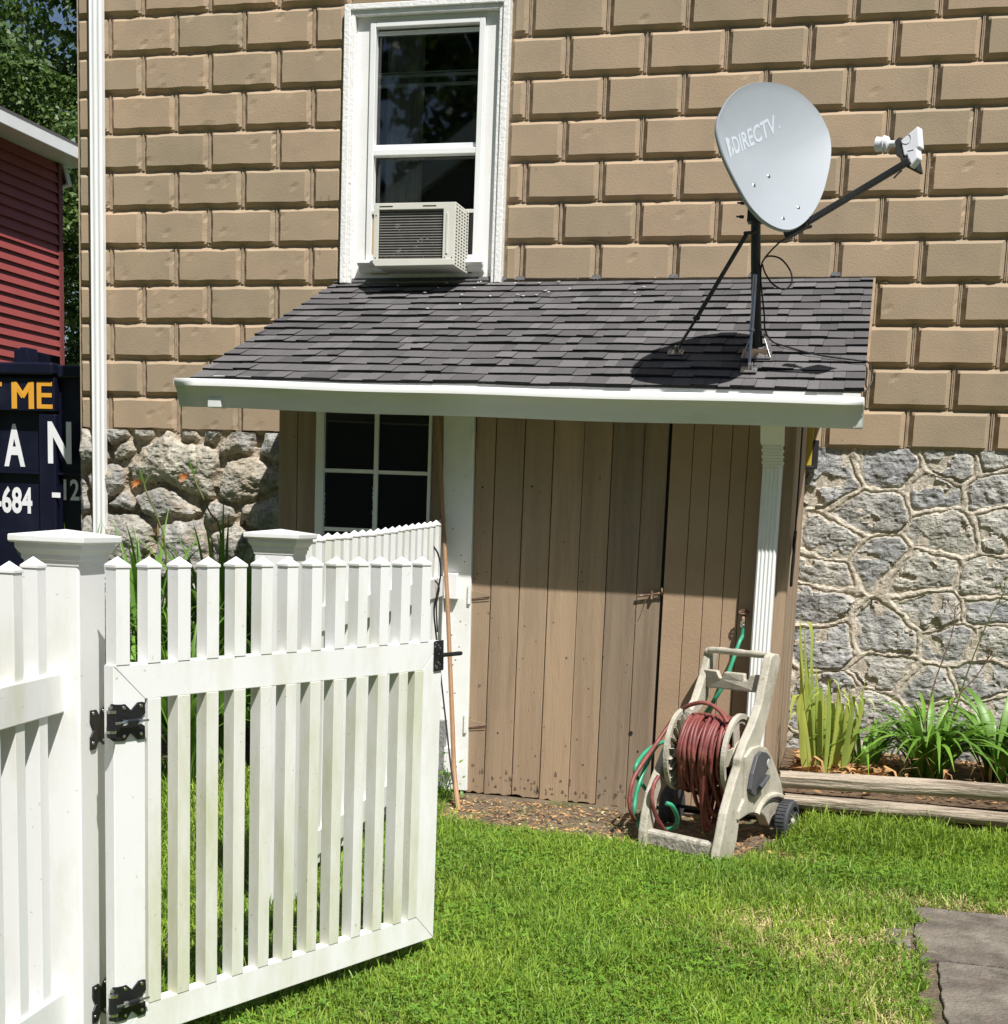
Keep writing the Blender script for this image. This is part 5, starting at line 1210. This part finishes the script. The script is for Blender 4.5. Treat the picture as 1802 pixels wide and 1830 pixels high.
# lilies behind the gate, against the boulder wall
for k, (x, y, n, L, lab) in enumerate(((.62, -.75, 120, 1.35, 'leafy green lily clump left of the others behind the gate'), (1.02, -.70, 110, 1.35, 'tall lily clump under the largest boulder, behind the gate'), (1.32, -.82, 60, 1.1, 'lily clump nearest the shed wall, seen between gate pickets'), (.25, -.8, 110, 1.25, 'lily clump by the white downspout behind the hinge post'), (.85, -1.3, 90, .85, 'low lily clump standing in front of the taller ones'), (1.25, -1.55, 90, .95, 'wide lily clump standing nearest the gate, seen between its upper pickets'), (.45, -1.2, 90, 1.05, 'lily clump just right of the hinge post, below the left orange bloom'))):
    leafclump('daylily', (x, y, 0), n, L, .021, LEAF, lab, spread=.85, stiff=.75, rs=20+k, tonez=(.25, 1))
for k, (pp, fx, lab) in enumerate((([(310,1180),(298,1010),(283,930),(262,880),(258,866)], (247, 863), 'orange lily bloom on a bent stalk over the left boulder'), ([(420,1180),(400,990),(372,910),(350,862),(346,848)], (332, 852), 'orange lily bloom on the right-hand stalk over the big boulder'))):
    st_ = thing('lily_flower', onY(*pp[0], -.8)*1.0, lab, 'flower', 'orange lily blooms'); st_.location.z = 0
    P_ = [onY(u, v, -.72) for u, v in pp]; P_[0].z = .0; b = MB(); b.tube(P_, .0045, 7, 5); b.build('stem', STALK, st_, smooth=True)
    c = onY(*fx, -.73); b = MB()
    for i in range(6):
        a = i*1.047+.4; d = Vector((math.cos(a)*.8-.5, -.3+.3*math.sin(a*2), math.sin(a)*.5)).normalized(); b.tone = .5
        b.ribbon([c+Vector((.012, 0, .0)), c+d*.012, c+d*.028, c+d*.040+Vector((0, 0, -.008))], .007, d.cross(Vector((0, 1, .2))), .2)
    b.build('petals', PETAL, st_, smooth=True)
    b = MB(); q = P_[-1]; b.ribbon([q, q+Vector((-.02, 0, .05)), q+Vector((-.03, 0, .09))], .006, (1, 0, 0)); b.ribbon([q, q+Vector((.02, 0, .04)), q+Vector((.015, 0, .08))], .005, (1, 0, 0)); b.tone = .9; b.build('bud', LEAF, st_, smooth=True)
    for i in range(7):
        b = MB(); t = P_[2].lerp(P_[1], i/9); d = Vector((random.uniform(-.04, .04), 0, random.uniform(-.06, .05))); b.ribbon([t, t+d*.6, t+d], .003, (1, 0, 0)); b.build('withered_bud', DRYL, st_)
for k, pts in enumerate(([(345,1160),(330,1060),(322,990),(290,900)], [(430,1160),(418,1060),(408,1000),(440,960)], [(380,1100),(372,1000),(386,965),(380,1010)])):
    pass

# ================================================================== PAVERS
pv = [((4.44, -2.30), (5.9, -2.92)), ((4.50, -2.935), (5.9, -3.55)), ((4.46, -3.565), (5.9, -4.2))]
names = ['large mossy grey paver nearest the logs, bordered by dry grass', 'middle mossy grey paver between the two others', 'mossy grey paver closest to the viewer at the right edge']
for (a, b_), lab in zip(pv, names):
    k = MB(); n = 16
    top = []
    for i in range(n): top.append((a[0]+random.uniform(-.006, .006), b_[1]+(a[1]-b_[1])*i/n))
    for i in range(n): top.append((a[0]+(b_[0]-a[0])*i/n, a[1]+random.uniform(-.006, .006)))
    for i in range(n): top.append((b_[0], a[1]-(a[1]-b_[1])*i/n))
    for i in range(n): top.append((b_[0]-(b_[0]-a[0])*i/n, b_[1]+random.uniform(-.006, .006)))
    k.prism([(x, y, -.02) for x, y in top], (0, 0, .034)); tag(k.build('paver', PAVE, bev=.004), lab, 'paver', 'pavers set in the lawn')
for i, (y0, y1) in enumerate(((-2.36, -2.58), (-2.60, -2.80), (-3.62, -3.84))):
    k = MB(); k.box((4.345, y0, -.02), (4.425, y1, .018)); tag(k.build('brick', PAVE, bev=.006), ['worn edging brick beside the nearest-to-logs paver, upper one', 'worn edging brick just below the upper one, by dead grass', 'worn edging brick beside the paver closest to the viewer'][i], 'brick', 'edging bricks along the pavers')

# ================================================================== GRASS
def lawn_mask(x, y):
    yb = np.interp(x, [1.2, 2.40, 2.50, 2.9, 3.35, 3.62, 3.80, 3.92, 4.05, 6.5], [-.95, -1.10, -1.70, -1.73, -1.80, -1.93, -1.84, -1.52, -1.33, -1.36])
    yb = yb + .09*(fbm(x, y, 9, 70)-.5)
    ok = y < yb
    ok &= ~((x > 4.45+.14*(fbm(x, y, 12, 75)-.5)) & (y < -2.30+.10*(fbm(x, y, 12, 76)-.5)))
    ok &= ~((x > 4.33) & (x < 4.44) & (y < -2.34) & (y > -2.85) & (fbm(x, y, 9, 77) > .47))
    return ok
def blades(n, xr, yr, Lr, wid, m, seed, dens=None, name='lawn', tone_b=.5, flat=.5):
    r = np.random.RandomState(seed); x = r.uniform(*xr, n); y = r.uniform(*yr, n); ok = lawn_mask(x, y)
    if dens is not None: ok &= r.rand(n) < dens(x, y)
    x, y = x[ok], y[ok]; n = len(x); th = r.rand(n)*6.283; L = r.uniform(*Lr, n)*(.45+1.15*fbm(x, y, 4.5, 80))*(1+.6*(r.rand(n) > .93)); w_ = wid*(.6+.8*r.rand(n))
    edge = np.exp(-((y+1.45)/.13)**2)*(x > 3.85); L = L*(1+edge*.7)
    lean = (.25+r.rand(n)*1.1)*flat*2; d = np.stack([np.cos(th), np.sin(th), 0*th], -1); s = np.stack([-np.sin(th), np.cos(th), 0*th], -1)*w_[:, None]/2
    tw = r.uniform(-.8, .8, n); s = s*np.cos(tw)[:, None]+d*(np.sin(tw)*w_/2)[:, None]
    z0 = ground_h(x, y); B = np.stack([x, y, z0], -1); up = np.array([0, 0, 1.0])
    lv = [(0, 1.0), (.4, .95), (.75, .7)]; V = np.zeros((n, 7, 3))
    for i, (t, ww) in enumerate(lv):
        c = B+d*(L*t*t*lean*.62)[:, None]+up*(L*(t-.30*lean*t*t))[:, None]; V[:, 2*i] = c-s*ww; V[:, 2*i+1] = c+s*ww
    V[:, 6] = B+d*(L*lean*.62)[:, None]+up*(L*np.maximum(.12, 1-.38*lean))[:, None]
    b = np.arange(n)[:, None]*7
    F = np.concatenate([b+np.array([0, 1, 3]), b+np.array([0, 3, 2]), b+np.array([2, 3, 5]), b+np.array([2, 5, 4]), b+np.array([4, 5, 6])])
    patch = fbm(x, y, 2.2, 90); tone = np.clip(.10+.80*patch+.75*(r.rand(n)-.5)+tone_b-.5, 0, 1)
    return V.reshape(-1, 3), F, np.repeat(tone, 7)
def deadp(x, y):
    d = 1.5*np.exp(-(((x-4.14)/.30)**2+((y+2.86)/.30)**2)); d2 = 1.6*np.exp(-(((x-4.62)/.45)**2+((y+2.24)/.10)**2)); d3 = np.exp(-(((x-4.30)/.16)**2+((y+3.6)/.3)**2))
    d4 = np.exp(-(((x-4.05)/.15)**2+((y+1.75)/.06)**2))*.5; return np.clip(d+d2+d3+d4, 0, 1)*np.clip((fbm(x, y, 11, 99)-.22)*3.5, 0, 1)
sets = []
for args in (((250000, (2.35, 5.1), (-5.0, -1.2), (.022, .060), .0036, GRASS, 1), dict(dens=lambda x, y: 1-.95*deadp(x, y))),
             ((60000, (1.0, 2.6), (-4.6, -.9), (.03, .085), .005, GRASS, 2), dict(tone_b=.42)),
             ((50000, (4.0, 6.5), (-5.5, -1.3), (.03, .06), .005, GRASS, 3), {}),
             ((14000, (-.2, 1.3), (-2.6, -.4), (.04, .10), .007, GRASS, 4), dict(tone_b=.4))):
    sets.append(blades(*args[0], **args[1]))
def join(sets, name, m):
    V = []; F = []; T = []; o = 0
    for v, f, t in sets: V.append(v); F.append(f+o); T.append(t); o += len(v)
    ob = fast(name, np.concatenate(V), np.concatenate(F), m, tone=np.concatenate(T)); tag(ob, kind='stuff'); return ob
join(sets, 'lawn_grass', GRASS)
join([blades(70000, (3.5, 5.0), (-4.6, -1.3), (.02, .055), .0036, STRAW, 6, dens=lambda x, y: deadp(x, y), flat=.9), blades(5000, (2.35, 5.0), (-5, -1.2), (.02, .045), .003, STRAW, 7, flat=.9)], 'dry_grass', STRAW)
# clover: three round leaflets each
def clover(n, seed):
    r = np.random.RandomState(seed); x = r.uniform(2.4, 4.9, n); y = r.uniform(-4.9, -1.5, n); ok = lawn_mask(x, y) & (fbm(x, y, 2.6, 120)+.25*(r.rand(n)-.5) > .46) & (deadp(x, y) < .35)
    x, y = x[ok], y[ok]; n = len(x); V = np.zeros((n, 3, 4, 3)); h = r.uniform(.020, .042, n)+ground_h(x, y); s = r.uniform(.005, .0095, n); a0 = r.rand(n)*6.28; tl = r.uniform(-.35, .35, (n, 2))
    for k in range(3):
        a = a0+k*2.094; dx, dy = np.cos(a), np.sin(a)
        for j, (u_, v_) in enumerate(((.05, 0), (.75, .62), (1.35, 0), (.75, -.62))):
            px_ = (dx*u_-dy*v_)*s; py_ = (dy*u_+dx*v_)*s; V[:, k, j] = np.stack([x+px_, y+py_, h+px_*tl[:, 0]+py_*tl[:, 1]+(.15*s if j in (1, 3) else 0)], -1)
    m_ = n*3; ob = fast('clover_patch', V.reshape(-1, 3), np.arange(m_*4).reshape(m_, 4), CLOVER, tone=np.repeat(r.rand(n), 12)); tag(ob, kind='stuff')
clover(26000, 5)

# ================================================================== BEYOND THE HOUSE CORNER
# dumpster
DY = .6
dm = thing('dumpster', (onY(60, 900, DY).x, DY, 0), 'navy blue roll-off dumpster with yellow and white lettering past the house corner', 'dumpster')
zt = onY(60, 650, DY).z; xr = onY(150, 700, DY).x+.2; xl = -6.0
b = MB(); b.box((xl, DY, .15), (xr, DY+2.3, zt-.05)); b.build('container_body', NAVY, dm, bev=.01)
b = MB(); b.box((xl-.04, DY-.09, onY(60, 672, DY).z), (onY(108, 660, DY).x, DY+.02, zt)); b.box((onY(108.5, 660, DY).x, DY-.045, onY(60, 676, DY).z), (xr, DY+.02, zt-.01)); b.build('top_rim', NAVY, dm, bev=.012)
b = MB(); zz1 = onY(60, 676, DY).z; zz0 = onY(60, 736, DY).z
b.box((xl, DY-.06, zz0), (onY(107, 700, DY).x, DY-.002, zz1)); b.build('name_panel', NAVY, dm, bev=.006)
b = MB()
for (u0, u1) in ((-140, -110), (-40, -8), (78, 108)):
    b.box((onY(u0, 850, DY).x, DY-.05, .2), (onY(u1, 850, DY).x, DY-.002, zz0-.012))
b.build('rib', NAVY, dm, bev=.01)
b = MB(); b.box((onY(8, 640, DY).x, DY+.1, zt-.01), (onY(28, 640, DY).x, DY+.5, zt+.10)); b.prism([(onY(14, 640, DY).x, DY+.09, zt), (onY(38, 640, DY).x, DY+.09, zt), (onY(32, 618, DY).x, DY+.09, zt+.11), (onY(20, 618, DY).x, DY+.09, zt+.11)], (0, .12, 0)); b.build('tarp_hook', NAVY, dm, bev=.004)
b = MB(); b.box((xl, DY-.03, onY(60, 847, DY).z), (xr, DY-.001, onY(60, 843, DY).z)); b.build('seam', NAVY, dm)
def dtext(txt, u0, u1, vb, vt, yoff, m, bold=.02):
    A = onY(u0, vb, DY-yoff); B = onY(u1, vb, DY-yoff); T = onY(u0, vt, DY-yoff); B.z = A.z; T.x = A.x
    return put_text(txt, A, B, T, m, 'lettering', dm, None, bold)
dtext('T', -22, 4, 731, 682, .0625, YELL, .012); dtext('M', 21, 57, 730, 682, .0625, YELL, 0); dtext('M', 25, 61, 730, 682, .0638, YELL, 0); dtext('E', 66, 94, 730, 682, .0625, YELL, .012)
dtext('A', 8, 45, 833, 757, .0035, TXTW, .03); dtext('N', 86, 128, 828, 753, .0535, TXTW, .03); dtext('S', 146, 178, 826, 755, .0035, TXTW, .03)
dtext('A', -52, -14, 833, 757, .0035, TXTW, .03)
dtext('-684', -8, 58, 916, 868, .0035, TXTW, .03); dtext('-', 93, 108, 889, 880, .0535, TXTW, .03); dtext('123', 114, 158, 894, 856, .0035, TXTW, .02)

# red house (its long side wall runs away from us)
RXp = onY(107, 470, 9).x; rh_ = thing('red_house', (RXp-2, 5, 0), 'red vinyl sided building with a white eave beyond the dumpster', 'house')
ze = onY(107, 292, 9).z
b = MB(); ne = 44; exz = ze/ne
for i in range(ne):
    z = i*exz; b.add([(RXp+.032, 3.9, z), (RXp+.032, 9, z), (RXp, 9, z+exz), (RXp, 3.9, z+exz), (RXp, 3.9, z), (RXp, 9, z)], [(0, 1, 2, 3), (0, 1, 5, 4)])
b.build('siding', SIDING, rh_)
b = MB(); b.box((RXp-6, 3.9, 0), (RXp-.01, 9, ze)); b.build('house_body', SIDING, rh_)
b = MB(); b.box((RXp-.02, 8.94, 0), (RXp+.035, 9.03, ze)); b.build('corner_trim', mat('dark_red_trim', (.20, .045, .042), .6, .1, 5), rh_, bev=.004)
b = MB(); b.box((RXp-.3, 3.6, ze), (RXp+.33, 9.25, ze+.03)); b.build('soffit', WHITE, rh_)
b = MB(); b.box((RXp+.33, 3.6, ze-.03), (RXp+.45, 9.25, ze+.12)); b.build('eave_gutter', ALU, rh_, bev=.01)
b = MB(); b.prism([(RXp+.45, 3.6, ze+.10), (RXp+.45, 9.3, ze+.10), (RXp-3, 9.3, ze+.75), (RXp-3, 3.6, ze+.75)], (0, 0, .05)); b.build('roof', SHINGLE, rh_)
fp = onY(113, 318, 9.1); b = MB(); b.obox(fp, (.07, 0, .02), (0, .05, 0), (-.03, 0, .11)); fo = b.build('floodlight', WHITE, rh_, bev=.01)
b = MB(); b.obox(fp+Vector((0, -.054, 0)), (.05, 0, .015), (0, .003, 0), (-.024, 0, .09)); b.build('lens', REELG, fo)
# teal roofed shed
tl = onY(112, 642, 14); tr_ = onY(145, 608, 14)
ts = thing('teal_shed', (tr_.x, 14, 0), 'small far building with a teal roof between dumpster and house corner', 'shed')
sx_ = (tr_.z-tl.z)/(tr_.x-tl.x)
b = MB(); b.prism([(tl.x, 14, tl.z), (tl.x+3, 14, tl.z+3*sx_), (tl.x+6, 14, tl.z), ], (0, 4, 0)); b.build('roof', TEAL, ts)
b = MB(); b.prism([(tl.x-.06, 13.94, tl.z-.03), (tl.x+3, 13.94, tl.z+3*sx_-.03), (tl.x+3, 13.94, tl.z+3*sx_+.07), (tl.x-.06, 13.94, tl.z+.05)], (0, .05, 0)); b.build('bargeboard', ALU, ts)
b = MB(); b.box((tl.x+.3, 14.1, 0), (tl.x+5.7, 17.8, tl.z)); b.build('wall', WHITE, ts)
# trees
def tree(x, y, h, R_, n, leaf, seed, label, zc=None):
    t_ = thing('tree', (x, y, 0), label, 'tree', 'trees behind the red house'); r = np.random.RandomState(seed)
    nl = 26; cz = h*.62; cen_ = np.stack([x+r.normal(0, R_*.42, nl), y+r.normal(0, R_*.42, nl), cz+r.uniform(-.55, .40, nl)*h*.85], -1); rad = r.uniform(.28, .5, nl)*R_
    k = r.randint(0, nl, n); u_ = r.normal(size=(n, 3)); u_ /= np.linalg.norm(u_, axis=1)[:, None]; rr_ = rad[k]*(.55+.5*r.rand(n)**.5)
    # foliage gathers in sprays
    c = cen_[k]+u_*rr_[:, None]*np.array([1, 1, .8]); c += .10*np.sin(c*7.0+seed)
    a = r.normal(size=(n, 3)); a /= np.linalg.norm(a, axis=1)[:, None]; nn = u_*.6+r.normal(size=(n, 3))*.6+np.array([0, 0, .5]); bb_ = np.cross(nn, a); bb_ /= np.linalg.norm(bb_, axis=1)[:, None]; a = np.cross(bb_, nn); a /= np.linalg.norm(a, axis=1)[:, None]
    s = leaf*(.6+.8*r.rand(n))[:, None]; V = np.stack([c-a*s, c+bb_*s*.55, c+a*s, c-bb_*s*.55], 1).reshape(-1, 3)
    tone = np.repeat(np.clip(.5+.35*r.normal(size=n)*.6+.25*np.sin(k*3.1), 0, 1), 4)
    fast('crown', V, np.arange(4*n).reshape(n, 4), TREELEAF, t_, tone=tone, loc=(x, y, 0))
    b = MB(); b.tube([(x, y, 0), (x+.1, y, h*.25), (x-.05, y+.1, h*.5), (x, y, h*.8)], lambda t: .22*(1-.8*t), 10, 4)
    for i in range(7): q = Vector(cen_[i]); b.tube([(x, y, h*(.25+.05*i)), Vector((x, y, h*(.3+.05*i))).lerp(q, .5), q], lambda t: .07*(1-.8*t), 6, 3)
    b.build('trunk', BARK, t_, smooth=True)
tx = onY(70, 200, 16).x
tree(tx-.4, 16, 9.5, 2.7, 60000, .055, 41, 'tall leafy tree standing left of the house corner')
tree(onY(125, 400, 13).x+.3, 13.2, 7.2, 1.9, 42000, .05, 42, 'narrow dark tree between red house and house corner')
tree(tx-4.2, 18, 10.5, 3.0, 26000, .08, 43, 'broad tree rising behind the red house roof at far left')
tree(tx+3.5, 22, 12, 3.4, 22000, .09, 44, 'far tree hidden mostly by the house corner')
tree(tx-1.2, 24, 14, 4.5, 34000, .10, 45, 'farthest and tallest tree filling the gap above the others')

# ------------------------------------------------------------------ across the yard, behind the viewer (mirrored in the panes)
bh = thing('gable_house', (-3.6, -21, 0), 'house with pale gable boards across the yard, mirrored faintly in the upper window', 'house')
gz, gx_ = 9.0, -3.7
MB().prism([(gx_-4.5, -21, 0), (gx_+4.5, -21, 0), (gx_+4.5, -21, gz-3.3), (gx_, -21, gz), (gx_-4.5, -21, gz-3.3)], (0, -7, 0)).build('wall', mat('far_grey_siding', (.13, .12, .11), .8, .1, 3), bh)
for sg in (-1, 1):
    MB().prism([(gx_, -20.8, gz+.35), (gx_+sg*5, -20.8, gz-3.32), (gx_+sg*5, -20.8, gz-3.85), (gx_, -20.8, gz-.22)], (0, -.19, 0)).build('gable_board', WHITE, bh)
for k, (x, y, h, R_) in enumerate(((-12, -27, 15, 5), (-5, -30, 17, 6), (2, -27, 15, 5), (9, -26, 15, 5), (16, -24, 14, 5), (-18, -22, 14, 5))):
    tree(x, y, h, R_, 9000, .26, 60+k, ['broad tree left of the gabled house across the yard', 'tall tree straight behind the gabled house across the yard', 'tree right of the gabled house across the yard', 'tree behind the viewer, third from the gabled house', 'tree at the far right behind the viewer', 'tree at the far left behind the viewer'][k])
